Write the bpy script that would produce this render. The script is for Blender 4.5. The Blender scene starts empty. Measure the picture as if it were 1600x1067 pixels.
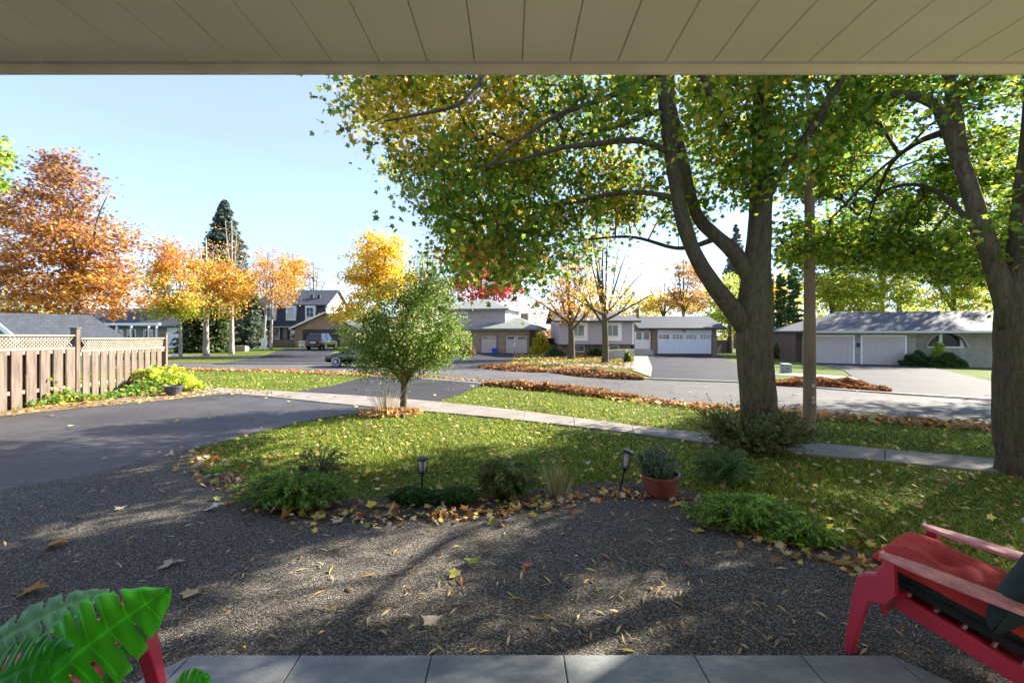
import bpy, bmesh, math, random
import numpy as np
from mathutils import Vector, Matrix, noise
R = math.radians
rng = np.random.default_rng(7)
random.seed(7)
S = bpy.context.scene
C = S.collection

# ---------------------------------------------------------------- camera, sky, sun, exposure
F, CX, HY, CAMZ = 720.0, 800.0, 518.0, 1.7
cam = bpy.data.cameras.new('camera'); cam_o = bpy.data.objects.new('camera', cam); C.objects.link(cam_o)
cam.sensor_width = 36; cam.lens = F/1600*36; cam.shift_y = -(533.5-HY)/1600
cam.clip_start = 0.02; cam.clip_end = 2000
cam_o.location = (0, 0, CAMZ); cam_o.rotation_euler = (R(90), 0, 0)
S.camera = cam_o
SUN_EL, SUN_AZ = 29.0, 59.0          # azimuth clockwise from the view direction
w = bpy.data.worlds.new('World'); S.world = w; w.use_nodes = True
nt = w.node_tree; bg = nt.nodes['Background']
sky = nt.nodes.new('ShaderNodeTexSky'); sky.sky_type = 'NISHITA'; sky.sun_disc = False
sky.sun_elevation = R(SUN_EL); sky.sun_rotation = R(SUN_AZ); sky.altitude = 1200; sky.air_density = .85; sky.dust_density = .1; sky.ozone_density = 3.0
tc = nt.nodes.new('ShaderNodeTexCoord'); mp = nt.nodes.new('ShaderNodeMapping'); mp.inputs['Scale'].default_value = (1.0, 1.4, 4.5)
nz = nt.nodes.new('ShaderNodeTexNoise'); nz.inputs['Scale'].default_value = 1.6; nz.inputs['Detail'].default_value = 7; nz.inputs['Roughness'].default_value = .55
rp = nt.nodes.new('ShaderNodeValToRGB'); rp.color_ramp.elements[0].position = .44; rp.color_ramp.elements[1].position = .78
rp.color_ramp.elements[1].color = (.95, .95, .95, 1); rp.color_ramp.elements[0].color = (.5, .5, .5, 1)
mx = nt.nodes.new('ShaderNodeMixRGB'); mx.inputs[2].default_value = (1.12, 1.22, 1.72, 1)
nt.links.new(tc.outputs['Generated'], mp.inputs[0]); nt.links.new(mp.outputs[0], nz.inputs['Vector']); nt.links.new(nz.outputs[0], rp.inputs[0])
nt.links.new(rp.outputs[0], mx.inputs[0]); nt.links.new(sky.outputs[0], mx.inputs[1]); nt.links.new(mx.outputs[0], bg.inputs[0])
bg.inputs[1].default_value = 0.12
sl = bpy.data.lights.new('sun', 'SUN'); sl.energy = 4.3; sl.angle = R(.6); sl.color = (1, .91, .77)
so = bpy.data.objects.new('sun', sl); C.objects.link(so)
sd = Vector((math.sin(R(SUN_AZ))*math.cos(R(SUN_EL)), math.cos(R(SUN_AZ))*math.cos(R(SUN_EL)), math.sin(R(SUN_EL))))
so.rotation_euler = sd.to_track_quat('Z', 'Y').to_euler(); so.location = sd*60
vs = S.view_settings; vs.view_transform = 'Standard'; vs.look = 'None'; vs.gamma = 1; vs.use_curve_mapping = False; vs.exposure = 2.35
S.cycles.max_bounces = 8; S.cycles.diffuse_bounces = 6; S.cycles.transparent_max_bounces = 8; S.cycles.sample_clamp_indirect = 4

# ---------------------------------------------------------------- terrain and helpers
def cl(v, a, b): return max(a, min(b, v))
def terr(x, y):
    return -.012*cl(y-4, 0, 31) - .02*cl(x-8, 0, 30) + .01*cl(-x-8, 0, 20)
def terrv(x, y):
    return -.012*np.clip(y-4, 0, 31) - .02*np.clip(x-8, 0, 30) + .01*np.clip(-x-8, 0, 20)
def G(px, py, off=0):
    "the point of the ground seen at photo pixel (px, py)"
    z = 0.0
    for _ in range(60):
        d = (CAMZ-z)*F/(py-HY); x = (px-CX)/F*d
        z = .6*z + .4*(terr(x, d))
    return Vector((x, d, terr(x, d)+off))
def Pt(px, py, d): return Vector(((px-CX)/F*d, d, CAMZ+(HY-py)/F*d))

def mk(name, V, faces, m=None, parent=None, cols=None, smooth=False, mats=None, midx=None):
    me = bpy.data.meshes.new(name)
    if isinstance(faces, np.ndarray):
        V = np.asarray(V, np.float32); n = faces.shape[0]; k = faces.shape[1]
        me.vertices.add(len(V)); me.vertices.foreach_set('co', V.ravel())
        me.loops.add(n*k); me.loops.foreach_set('vertex_index', faces.astype(np.int32).ravel())
        me.polygons.add(n); me.polygons.foreach_set('loop_start', np.arange(0, n*k, k, dtype=np.int32))
        me.polygons.foreach_set('loop_total', np.full(n, k, np.int32))
        me.update(calc_edges=True)
    else:
        me.from_pydata([tuple(v) for v in V], [], faces); me.update()
    if cols is not None:
        a = me.color_attributes.new('Col', 'FLOAT_COLOR', 'POINT')
        c = np.ones((len(V), 4), np.float32); c[:, :3] = cols; a.data.foreach_set('color', c.ravel())
    for q in (mats or ([m] if m else [])): me.materials.append(q)
    if midx is not None: me.polygons.foreach_set('material_index', np.asarray(midx, np.int32))
    if smooth: me.polygons.foreach_set('use_smooth', np.ones(len(me.polygons), bool))
    o = bpy.data.objects.new(name, me); C.objects.link(o)
    if parent: o.parent = parent
    return o
def tag(o, label=None, cat=None, group=None, kind=None):
    if label: o['label'] = label
    if cat: o['category'] = cat
    if group: o['group'] = group
    if kind: o['kind'] = kind
    return o
def root(name, loc, label, cat, rz=0, group=None):
    o = bpy.data.objects.new(name, None); C.objects.link(o); o.location = loc; o.rotation_euler = (0, 0, rz)
    o.empty_display_size = .2
    return tag(o, label, cat, group)

class MB:
    def __init__(s, org=(0, 0, 0)): s.V = []; s.F = []; s.o = Vector(org)
    def pts(s, P): 
        i = len(s.V); s.V += [Vector(p)-s.o for p in P]; return i
    def face(s, P): i = s.pts(P); s.F.append(tuple(range(i, i+len(P)))); return s
    def hexa(s, P):        # 4 bottom ccw, 4 top ccw
        i = s.pts(P); s.F += [tuple(i+k for k in f) for f in ((3,2,1,0),(4,5,6,7),(0,1,5,4),(1,2,6,5),(2,3,7,6),(3,0,4,7))]; return s
    def box(s, x0, x1, y0, y1, z0, z1):
        return s.hexa([(x0,y0,z0),(x1,y0,z0),(x1,y1,z0),(x0,y1,z0),(x0,y0,z1),(x1,y0,z1),(x1,y1,z1),(x0,y1,z1)])
    def prism(s, A, B):    # two matching outlines
        n = len(A); i = s.pts(list(A)+list(B))
        s.F.append(tuple(i+k for k in reversed(range(n)))); s.F.append(tuple(i+n+k for k in range(n)))
        for k in range(n): s.F.append((i+k, i+(k+1)%n, i+n+(k+1)%n, i+n+k))
        return s
    def tube(s, P, rad, n=8, caps=True, jit=0.0, seed=0):
        P = [Vector(p) for p in P]; rings = []
        up = Vector((0, 0, 1)); prev = None
        for k, p in enumerate(P):
            t = (P[min(k+1, len(P)-1)]-P[max(k-1, 0)]).normalized()
            if prev is None: a = t.cross(up); a = Vector((1, 0, 0)) if a.length < .2 else a
            else: a = prev-t*prev.dot(t)
            a.normalize(); prev = a; b = t.cross(a)
            r = rad[k] if hasattr(rad, '__len__') else rad
            ring = []
            for q in range(n):
                an = 2*math.pi*q/n; v = a*math.cos(an)+b*math.sin(an); rr = r
                if jit: rr = r*(1+jit*noise.noise((p+v*r)*2.5+Vector((seed, 0, 0)))+.5*jit*noise.noise((p+v*r)*9))
                ring.append(p+v*rr)
            rings.append(s.pts(ring))
        for a, b in zip(rings, rings[1:]):
            for q in range(n): s.F.append((a+q, a+(q+1)%n, b+(q+1)%n, b+q))
        if caps: s.F.append(tuple(rings[0]+q for q in reversed(range(n)))); s.F.append(tuple(rings[-1]+q for q in range(n)))
        return s
    def lathe(s, prof, c=(0, 0, 0), n=24, sx=1, sy=1):
        rs = []
        for r, z in prof: rs.append(s.pts([(c[0]+sx*r*math.cos(2*math.pi*q/n), c[1]+sy*r*math.sin(2*math.pi*q/n), c[2]+z) for q in range(n)]))
        for a, b in zip(rs, rs[1:]):
            for q in range(n): s.F.append((a+q, a+(q+1)%n, b+(q+1)%n, b+q))
        return s
    def build(s, name, m, parent=None, smooth=False, bevel=0, seg=2):
        o = mk(name, s.V, s.F, m, parent, smooth=smooth)
        if bevel:
            b = o.modifiers.new('bevel', 'BEVEL'); b.width = bevel; b.segments = seg; b.limit_method = 'ANGLE'; b.angle_limit = R(35)
        return o

# ---------------------------------------------------------------- materials
def nm(name):
    m = bpy.data.materials.new(name); m.use_nodes = True
    t = m.node_tree; return m, t, t.nodes['Principled BSDF']
def coords(t, mode):
    tc = t.nodes.new('ShaderNodeTexCoord')
    if mode == 'obj': return tc.outputs['Object']
    sp = t.nodes.new('ShaderNodeSeparateXYZ'); t.links.new(tc.outputs['Object'], sp.inputs[0])
    ad = t.nodes.new('ShaderNodeMath'); ad.operation = 'ADD'; t.links.new(sp.outputs[0], ad.inputs[0]); t.links.new(sp.outputs[1], ad.inputs[1])
    cb = t.nodes.new('ShaderNodeCombineXYZ'); t.links.new(ad.outputs[0], cb.inputs[0]); t.links.new(sp.outputs[2], cb.inputs[1])
    return cb.outputs[0]
def scaled(t, v, s):
    mp = t.nodes.new('ShaderNodeMapping'); mp.inputs['Scale'].default_value = s; t.links.new(v, mp.inputs[0]); return mp.outputs[0]
def noise_t(t, v, sc, det=4, ro=.55):
    n = t.nodes.new('ShaderNodeTexNoise'); n.inputs['Scale'].default_value = sc; n.inputs['Detail'].default_value = det; n.inputs['Roughness'].default_value = ro
    t.links.new(v, n.inputs['Vector']); return n.outputs[0]
def ramp(t, v, stops):
    r = t.nodes.new('ShaderNodeValToRGB'); e = r.color_ramp.elements
    while len(e) < len(stops): e.new(.5)
    for q, (p, c) in zip(e, stops): q.position = p; q.color = (*c, 1)
    t.links.new(v, r.inputs[0]); return r.outputs[0]
def mixc(t, f, a, b, mode='MIX'):
    m = t.nodes.new('ShaderNodeMixRGB'); m.blend_type = mode
    for i, q in enumerate((f, a, b)):
        if hasattr(q, 'links'): t.links.new(q, m.inputs[i])
        elif i == 0: m.inputs[0].default_value = q
        else: m.inputs[i].default_value = (*q, 1)
    return m.outputs[0]
def bump(t, b, v, st, dist, prev=None):
    n = t.nodes.new('ShaderNodeBump'); n.inputs['Strength'].default_value = st; n.inputs['Distance'].default_value = dist
    t.links.new(v, n.inputs['Height'])
    if prev: t.links.new(prev, n.inputs['Normal'])
    t.links.new(n.outputs[0], b.inputs['Normal']); return n.outputs[0]
def k3(c, f): return tuple(min(1, x*f) for x in c)
def plain(name, c, rough=.6, var=.25, sc=6, bs=.3, bd=.004, metal=0, bsc=60, mode='obj', spec=.5, stretch=(1, 1, 1), coat=0):
    m, t, b = nm(name); v = scaled(t, coords(t, mode), stretch)
    n = noise_t(t, v, sc, 6, .6)
    t.links.new(ramp(t, n, [(.3, k3(c, 1-var)), (.7, k3(c, 1+var))]), b.inputs['Base Color'])
    b.inputs['Roughness'].default_value = rough; b.inputs['Metallic'].default_value = metal; b.inputs['Specular IOR Level'].default_value = spec
    b.inputs['Coat Weight'].default_value = coat
    if bs: bump(t, b, noise_t(t, v, bsc, 3), bs, bd)
    return m
def brick(name, c1, c2, mort, bw=.22, bh=.07, ms=.012, rough=.85, sc=1.0, bd=.006, var=.3, off=.5):
    m, t, b = nm(name); v = coords(t, 'wall')
    br = t.nodes.new('ShaderNodeTexBrick'); t.links.new(v, br.inputs['Vector'])
    br.offset = off
    br.inputs['Color1'].default_value = (*c1, 1); br.inputs['Color2'].default_value = (*c2, 1); br.inputs['Mortar'].default_value = (*mort, 1)
    br.inputs['Scale'].default_value = sc; br.inputs['Brick Width'].default_value = bw; br.inputs['Row Height'].default_value = bh; br.inputs['Mortar Size'].default_value = ms
    br.inputs['Mortar Smooth'].default_value = .2; br.inputs['Bias'].default_value = 0
    n = noise_t(t, v, 3, 5)
    g = ramp(t, n, [(.3, (1-var,)*3), (.7, (1, 1, 1))])
    t.links.new(mixc(t, 1.0, br.outputs[0], g, 'MULTIPLY'), b.inputs['Base Color'])
    iv = t.nodes.new('ShaderNodeMath'); iv.operation = 'SUBTRACT'; iv.inputs[0].default_value = 1; t.links.new(br.outputs[1], iv.inputs[1])
    bump(t, b, iv.outputs[0], .7, bd); b.inputs['Roughness'].default_value = rough
    return m
def leafm(name, trans=.45, rough=.5, spec=.35):
    m, t, b = nm(name)
    a = t.nodes.new('ShaderNodeAttribute'); a.attribute_name = 'Col'
    tr = t.nodes.new('ShaderNodeBsdfTranslucent'); ms = t.nodes.new('ShaderNodeMixShader'); ms.inputs[0].default_value = trans
    g = t.nodes.new('ShaderNodeGamma'); g.inputs[1].default_value = .8; t.links.new(a.outputs[0], g.inputs[0])
    t.links.new(a.outputs[0], b.inputs['Base Color']); t.links.new(g.outputs[0], tr.inputs[0])
    b.inputs['Roughness'].default_value = rough; b.inputs['Specular IOR Level'].default_value = spec
    t.links.new(b.outputs[0], ms.inputs[1]); t.links.new(tr.outputs[0], ms.inputs[2]); t.links.new(ms.outputs[0], t.nodes['Material Output'].inputs[0])
    return m
def glass(name, c=(.02, .025, .03)):
    m, t, b = nm(name); b.inputs['Base Color'].default_value = (*c, 1); b.inputs['Roughness'].default_value = .06; b.inputs['Specular IOR Level'].default_value = .9
    bump(t, b, noise_t(t, coords(t, 'obj'), 2, 2), .15, .02); return m

M = {}
M['leaf'] = leafm('leaf_foliage', .6, .45, .3); M['leaf_dry'] = leafm('dry_leaf', .15, .7, .2); M['needle'] = leafm('needle_foliage', .2, .6, .25); M['grass'] = leafm('grass_blade', .35, .5, .3)
M['monstera'] = leafm('glossy_green_leaf', .5, .38, .4)
def bark(name, c, sx=14, bd=.02, green=.0):
    m, t, b = nm(name); v = scaled(t, coords(t, 'obj'), (1, 1, .22))
    n1 = noise_t(t, v, sx, 8, .7); n2 = noise_t(t, coords(t, 'obj'), 2.2, 4)
    vo = t.nodes.new('ShaderNodeTexVoronoi'); vo.feature = 'DISTANCE_TO_EDGE'; vo.inputs['Scale'].default_value = sx*1.3; vo.inputs['Randomness'].default_value = 1
    wv = t.nodes.new('ShaderNodeVectorMath'); wv.operation = 'ADD'; t.links.new(v, wv.inputs[0])
    nn = t.nodes.new('ShaderNodeTexNoise'); nn.inputs['Scale'].default_value = 6; t.links.new(v, nn.inputs['Vector'])
    sc_ = t.nodes.new('ShaderNodeVectorMath'); sc_.operation = 'SCALE'; sc_.inputs['Scale'].default_value = .25; t.links.new(nn.outputs[1], sc_.inputs[0]); t.links.new(sc_.outputs[0], wv.inputs[1])
    t.links.new(wv.outputs[0], vo.inputs['Vector'])
    base = ramp(t, n1, [(.3, k3(c, .5)), (.55, c), (.75, k3(c, 1.5))])
    base = mixc(t, ramp(t, n2, [(.45, (0,)*3), (.7, (green,)*3)]), base, (c[0]*.8, c[1]*1.25, c[2]*.6))
    crack = ramp(t, vo.outputs[0], [(.0, (.62,)*3), (.10, (1,)*3)])
    t.links.new(mixc(t, 1.0, base, crack, 'MULTIPLY'), b.inputs['Base Color'])
    p = bump(t, b, n1, .8, bd); bump(t, b, ramp(t, vo.outputs[0], [(0, (0,)*3), (.2, (1,)*3)]), .3, bd, p)
    b.inputs['Roughness'].default_value = .9; b.inputs['Specular IOR Level'].default_value = .2
    return m
M['bark'] = bark('grey_brown_bark', (.125, .092, .06), green=.7)
M['bark_dark'] = bark('dark_bark', (.1, .08, .065), 8)
M['birch'] = bark('pale_birch_bark', (.40, .36, .32), 5, .004)
M['bark_far'] = plain('plain_bark', (.12, .095, .075), .9, .3, 8)

def ground_grass():
    m, t, b = nm('lawn_turf'); v = coords(t, 'obj')
    n1 = noise_t(t, v, .5, 6, .6); n2 = noise_t(t, v, 9, 6, .7); n3 = noise_t(t, v, 45, 4, .7)
    c = ramp(t, n1, [(.3, (.07, .13, .018)), (.6, (.14, .20, .025)), (.75, (.22, .24, .04))])
    c = mixc(t, ramp(t, n2, [(.42, (0,)*3), (.68, (.75,)*3)]), c, (.085, .12, .02))
    c = mixc(t, ramp(t, n3, [(.45, (0,)*3), (.62, (.6,)*3)]), c, (.035, .05, .012))
    c = mixc(t, ramp(t, noise_t(t, v, 14, 3, .8), [(.6, (0,)*3), (.66, (.85,)*3)]), c, (.30, .19, .055))
    t.links.new(c, b.inputs['Base Color']); b.inputs['Roughness'].default_value = .9; b.inputs['Specular IOR Level'].default_value = .1
    p = bump(t, b, n3, .9, .05); bump(t, b, n2, .5, .06, p)
    return m
M['turf'] = ground_grass()
def asphalt(name, c, agg=180, patch=.25, bd=.003, rough=.8, crack=True, tint=None):
    m, t, b = nm(name); v = coords(t, 'obj')
    vo = t.nodes.new('ShaderNodeTexVoronoi'); vo.inputs['Scale'].default_value = agg; t.links.new(v, vo.inputs['Vector'])
    sp = t.nodes.new('ShaderNodeSeparateColor'); t.links.new(vo.outputs['Color'], sp.inputs[0])
    g = ramp(t, sp.outputs[0], [(0, k3(c, .55)), (.6, c), (.9, k3(c, 1.5)), (1, k3(c, 2.2))])
    n1 = noise_t(t, v, .45, 7, .62); n2 = noise_t(t, scaled(t, v, (.35, 2.2, 1)), 2.6, 7, .65)
    g = mixc(t, 1.0, g, ramp(t, n1, [(.35, (1-patch,)*3), (.62, (1+0*patch,)*3)]), 'MULTIPLY')
    g = mixc(t, 1.0, g, ramp(t, n2, [(.3, (1-patch*.7,)*3), (.65, (1,)*3)]), 'MULTIPLY')
    if crack:
        vc = t.nodes.new('ShaderNodeTexVoronoi'); vc.feature = 'DISTANCE_TO_EDGE'; vc.inputs['Scale'].default_value = .22
        av = t.nodes.new('ShaderNodeVectorMath'); av.operation = 'ADD'; nn = t.nodes.new('ShaderNodeTexNoise'); nn.inputs['Scale'].default_value = 1.1; nn.inputs['Detail'].default_value = 6
        t.links.new(v, nn.inputs['Vector']); t.links.new(v, av.inputs[0]); t.links.new(nn.outputs[1], av.inputs[1]); t.links.new(av.outputs[0], vc.inputs['Vector'])
        g = mixc(t, ramp(t, vc.outputs[0], [(0, (.85,)*3), (.007, (0,)*3)]), g, k3(c, .3))
    t.links.new(g, b.inputs['Base Color']); b.inputs['Roughness'].default_value = rough; b.inputs['Specular IOR Level'].default_value = .4 if rough < .7 else .12
    bump(t, b, vo.outputs['Distance'], .8, bd)
    return m
M['road'] = asphalt('worn_road_asphalt', (.125, .12, .12), 120, .22)
M['drive'] = asphalt('dark_driveway_asphalt', (.078, .076, .080), 150, .5, rough=.6)
M['drive_far'] = asphalt('old_driveway_asphalt', (.05, .051, .06), 120, .3)
def aggregate():
    m, t, b = nm('exposed_aggregate_paving'); v = coords(t, 'obj')
    vo = t.nodes.new('ShaderNodeTexVoronoi'); vo.inputs['Scale'].default_value = 125; t.links.new(v, vo.inputs['Vector'])
    sp = t.nodes.new('ShaderNodeSeparateColor'); t.links.new(vo.outputs['Color'], sp.inputs[0])
    g = ramp(t, sp.outputs[0], [(0, (.055, .05, .042)), (.35, (.14, .127, .106)), (.7, (.255, .23, .19)), (.93, (.46, .41, .335)), (1, (.64, .58, .48))])
    g = mixc(t, 1.0, g, ramp(t, vo.outputs['Distance'], [(.3, (1,)*3), (.75, (.3,)*3)]), 'MULTIPLY')
    g = mixc(t, 1.0, g, ramp(t, noise_t(t, v, .8, 6), [(.3, (.72,)*3), (.7, (1,)*3)]), 'MULTIPLY')
    t.links.new(g, b.inputs['Base Color']); b.inputs['Roughness'].default_value = .9; b.inputs['Specular IOR Level'].default_value = .2
    iv = ramp(t, vo.outputs['Distance'], [(0, (1,)*3), (.8, (0,)*3)]); bump(t, b, iv, 1.0, .008)
    return m
M['agg'] = aggregate()
M['concrete'] = plain('pavement_concrete', (.21, .185, .165), .85, .25, 1.5, .5, .003, bsc=90)
M['kerb'] = plain('kerb_concrete', (.3, .28, .25), .85, .2, 2, .4, .004, bsc=50)
M['soil'] = plain('bed_soil', (.07, .05, .035), .95, .5, 14, .9, .02, bsc=35)
M['gravel'] = plain('gravel_and_leaf_strip', (.17, .12, .075), .95, .6, 22, .9, .015, bsc=60)
def slate():
    m, t, b = nm('blue_grey_slate_tile'); v = coords(t, 'obj')
    n = noise_t(t, scaled(t, v, (1, 2.2, 1)), 2.4, 8, .65); n2 = noise_t(t, v, 12, 6, .7)
    g = ramp(t, n, [(.3, (.17, .19, .20)), (.5, (.26, .28, .285)), (.62, (.40, .385, .355)), (.75, (.27, .31, .36))])
    g = mixc(t, 1.0, g, ramp(t, n2, [(.3, (.75,)*3), (.7, (1,)*3)]), 'MULTIPLY')
    t.links.new(g, b.inputs['Base Color']); b.inputs['Roughness'].default_value = .5
    bump(t, b, n, .6, .01); return m
M['slate'] = slate()
M['soffit'] = plain('cream_soffit_aluminium', (.88, .82, .66), .45, .05, 1.2, .2, .0008, bsc=300)
M['fascia'] = plain('cream_fascia_board', (.80, .72, .58), .55, .09, 3, .3, .001, bsc=120)
M['brick_house'] = brick('buff_house_brick', (.42, .25, .16), (.36, .2, .13), (.4, .36, .3))
# ---------------------------------------------------------------- leaves
def fan(outline, c=(0, .35), fold=.18, droop=.15):
    P = [c]+outline; V = np.array([(x, y-.1, fold*abs(x)-droop*(x*x+(y-.35)**2)) for x, y in P])
    n = len(outline); T = np.array([(0, 1+i, 1+(i+1) % n) for i in range(n)]); return V, T
_h = [(.10, .06), (.40, -.06), (.36, .16), (.64, .46), (.40, .47), (.27, .50), (.24, .66)]
MAPLE = fan([(0, 0)]+_h+[(0, 1.0)]+[(-x, y) for x, y in reversed(_h)])
_s = [(.42, -.02), (.30, .2), (.6, .5), (.24, .55)]
MAPLE_S = fan([(0, 0)]+_s+[(0, 1.0)]+[(-x, y) for x, y in reversed(_s)])
DIAM = (np.array([(0, -.5, 0), (.36, .0, .08), (0, .55, -.05), (-.36, 0, .08)]), np.array([(0, 1, 2), (0, 2, 3)]))
SLIV = (np.array([(0, -.5, 0), (.1, 0, .03), (0, .5, -.08), (-.1, 0, .03)]), np.array([(0, 1, 2), (0, 2, 3)]))
OVAL = fan([(0, 0), (.2, .2), (.26, .5), (.16, .8), (0, 1.05), (-.16, .8), (-.26, .5), (-.2, .2)], (0, .5), .25, .12)
def frames(N, up=1.0, spread=.8, head=None):
    n = rng.normal(size=(N, 3))*spread; n[:, 2] += up; n /= np.linalg.norm(n, axis=1)[:, None]
    h = rng.normal(size=(N, 3)) if head is None else head+rng.normal(size=(N, 3))*.35
    y = h-n*(h*n).sum(1)[:, None]; y /= np.linalg.norm(y, axis=1)[:, None]+1e-9
    x = np.cross(y, n); return np.stack([x, y, n], axis=2)
def inst(tpl, pos, Rm, sc):
    V, T = tpl; N = len(pos); K = len(V)
    P = np.einsum('nij,kj->nki', Rm, V)*np.asarray(sc).reshape(-1, 1, 1)+pos[:, None, :]
    return P.reshape(-1, 3), (T[None]+(np.arange(N)*K)[:, None, None]).reshape(-1, 3)
def pal(colors, weights, N, var=.22):
    c = np.array(colors)[rng.choice(len(colors), N, p=np.array(weights)/sum(weights))]
    return c*np.exp(rng.normal(size=(N, 1))*var)*(1+rng.normal(size=(N, 3))*.07)
def leafmesh(name, tpl, pos, sc, cols, m, parent=None, up=1.0, spread=.8, head=None, Rm=None, org=(0, 0, 0)):
    pos = np.asarray(pos, float)-np.array(org)
    Rm = frames(len(pos), up, spread, head) if Rm is None else Rm
    V, T = inst(tpl, pos, Rm, sc)
    return mk(name, V, T, m, parent, cols=np.repeat(np.clip(cols, .003, .95), len(tpl[0]), axis=0))
def inpoly(P, x, y):
    x = np.asarray(x); y = np.asarray(y); r = np.zeros(x.shape, bool); n = len(P)
    for i in range(n):
        x0, y0 = P[i][:2]; x1, y1 = P[(i+1) % n][:2]
        if y0 == y1: continue
        r ^= ((y0 > y) != (y1 > y)) & (x < (x1-x0)*(y-y0)/(y1-y0)+x0)
    return r
def proj(P):
    P = np.asarray(P); return CX+P[:, 0]/P[:, 1]*F, HY-(P[:, 2]-CAMZ)/P[:, 1]*F

# ---------------------------------------------------------------- ground sheets
def sheet(name, poly, off, m, kind='structure'):
    bm = bmesh.new(); vs_ = [bm.verts.new((p[0], p[1], 0)) for p in poly]; f = bm.faces.new(vs_)
    if f.normal.z < 0: bmesh.ops.reverse_faces(bm, faces=[f])
    bm.normal_update()
    for co, no in (((0, 4, 0), (0, 1, 0)), ((0, 35, 0), (0, 1, 0)), ((8, 0, 0), (1, 0, 0)), ((38, 0, 0), (1, 0, 0)), ((-8, 0, 0), (1, 0, 0)), ((-28, 0, 0), (1, 0, 0))):
        bmesh.ops.bisect_plane(bm, geom=bm.verts[:]+bm.edges[:]+bm.faces[:], plane_co=co, plane_no=no, dist=1e-5)
    bmesh.ops.triangulate(bm, faces=bm.faces[:])
    for f in bm.faces:
        if f.normal.z < 0: f.normal_flip()
    for v in bm.verts: v.co.z = terr(v.co.x, v.co.y)+off
    me = bpy.data.meshes.new(name); bm.to_mesh(me); bm.free(); me.materials.append(m)
    o = bpy.data.objects.new(name, me); C.objects.link(o); return tag(o, kind=kind)
def smooth_poly(P, it=2):
    for _ in range(it):
        Q = []
        for i in range(len(P)):
            a, b = Vector(P[i]), Vector(P[(i+1) % len(P)]); Q += [a*.75+b*.25, a*.25+b*.75]
        P = Q
    return P
def smooth_line(P, it=2):
    for _ in range(it):
        Q = [Vector(P[0])]
        for a, b in zip(P, P[1:]): a, b = Vector(a), Vector(b); Q += [a*.75+b*.25, a*.25+b*.75]
        P = Q+[Vector(P[-1])]
    return P
def GP(L): return [G(*p) for p in L]

sheet('ground', [(-260, -30), (260, -30), (260, 330), (-260, 330)], 0, M['turf'])
near_edge = smooth_line(GP([(-200, 572), (260, 578), (400, 580), (500, 583), (640, 590), (760, 600), (900, 612), (1000, 627), (1100, 638), (1280, 652), (1400, 660), (1555, 671), (1750, 692), (2000, 720)]))
far_edge = smooth_line(GP([(-200, 560), (260, 567), (400, 568), (560, 569), (740, 573), (850, 581), (930, 590), (1020, 593), (1160, 598), (1390, 616), (1555, 625), (1750, 640), (2000, 655)]))
sheet('road', [*near_edge, *reversed(far_edge)], .008, M['road'])
walk_far = smooth_line(GP([(285, 603), (415, 611), (540, 618), (667, 627), (800, 641), (1067, 677), (1276, 694), (1400, 706), (1552, 719), (1800, 745)]))
walk_near = smooth_line(GP([(285, 612), (400, 618), (520, 632), (642, 642), (800, 656), (1075, 689), (1270, 715), (1400, 724), (1552, 739), (1800, 770)]))
def resample(L, n):
    L = [Vector(p) for p in L]; d = [0]
    for a, b in zip(L, L[1:]): d.append(d[-1]+(b-a).length)
    out = []; 
    for k in range(n+1):
        s = d[-1]*k/n; j = 0
        while j < len(d)-2 and d[j+1] < s: j += 1
        out.append(L[j].lerp(L[j+1], (s-d[j])/max(1e-9, d[j+1]-d[j])))
    return out
def slabs(name, A, B, n, off, m):
    A, B = resample(A, n), resample(B, n); mb = MB()
    for i in range(n):
        q = [A[i].lerp(A[i+1], .004), B[i].lerp(B[i+1], .004), B[i].lerp(B[i+1], .996), A[i].lerp(A[i+1], .996)]
        hi = [(p.x, p.y, terr(p.x, p.y)+off+random.uniform(-.002, .003)) for p in q]; lo = [(p[0], p[1], p[2]-.06) for p in hi]
        mb.hexa(lo+hi)
    return tag(mb.build(name, m, bevel=.006, seg=1), kind='structure')
slabs('pavement', walk_near, walk_far, 17, .03, M['concrete'])
far_walk_a = GP([(250, 555), (500, 556), (700, 562)]); far_walk_b = GP([(250, 558.5), (500, 559.5), (700, 565.5)])
slabs('far_pavement', far_walk_b, far_walk_a, 16, .018, M['concrete'])
slabs('far_pavement', GP([(850, 569), (990, 576.5)]), GP([(850, 566), (990, 573)]), 5, .018, M['concrete'])
slabs('far_pavement', GP([(1150, 583), (1215, 586), (1345, 594)]), GP([(1150, 579), (1215, 582), (1345, 590)]), 8, .018, M['concrete'])
def kerb(name, L, w_, h):
    L = resample(L, 60); mb = MB()
    for a, b in zip(L, L[1:]):
        n = Vector((-(b-a).y, (b-a).x, 0)).normalized()*w_
        q = [a-n, b-n, b+n, a+n]; hi = [(p.x, p.y, terr(p.x, p.y)+h) for p in q]; mb.hexa([(p[0], p[1], p[2]-.1) for p in hi]+hi)
    tag(mb.build(name, M['kerb']), kind='structure')
kerb('kerb', far_edge, .08, .05)
kerb('kerb', [p for p in near_edge if p.x > -3.5 or p.x < -10], .07, .03)
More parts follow.
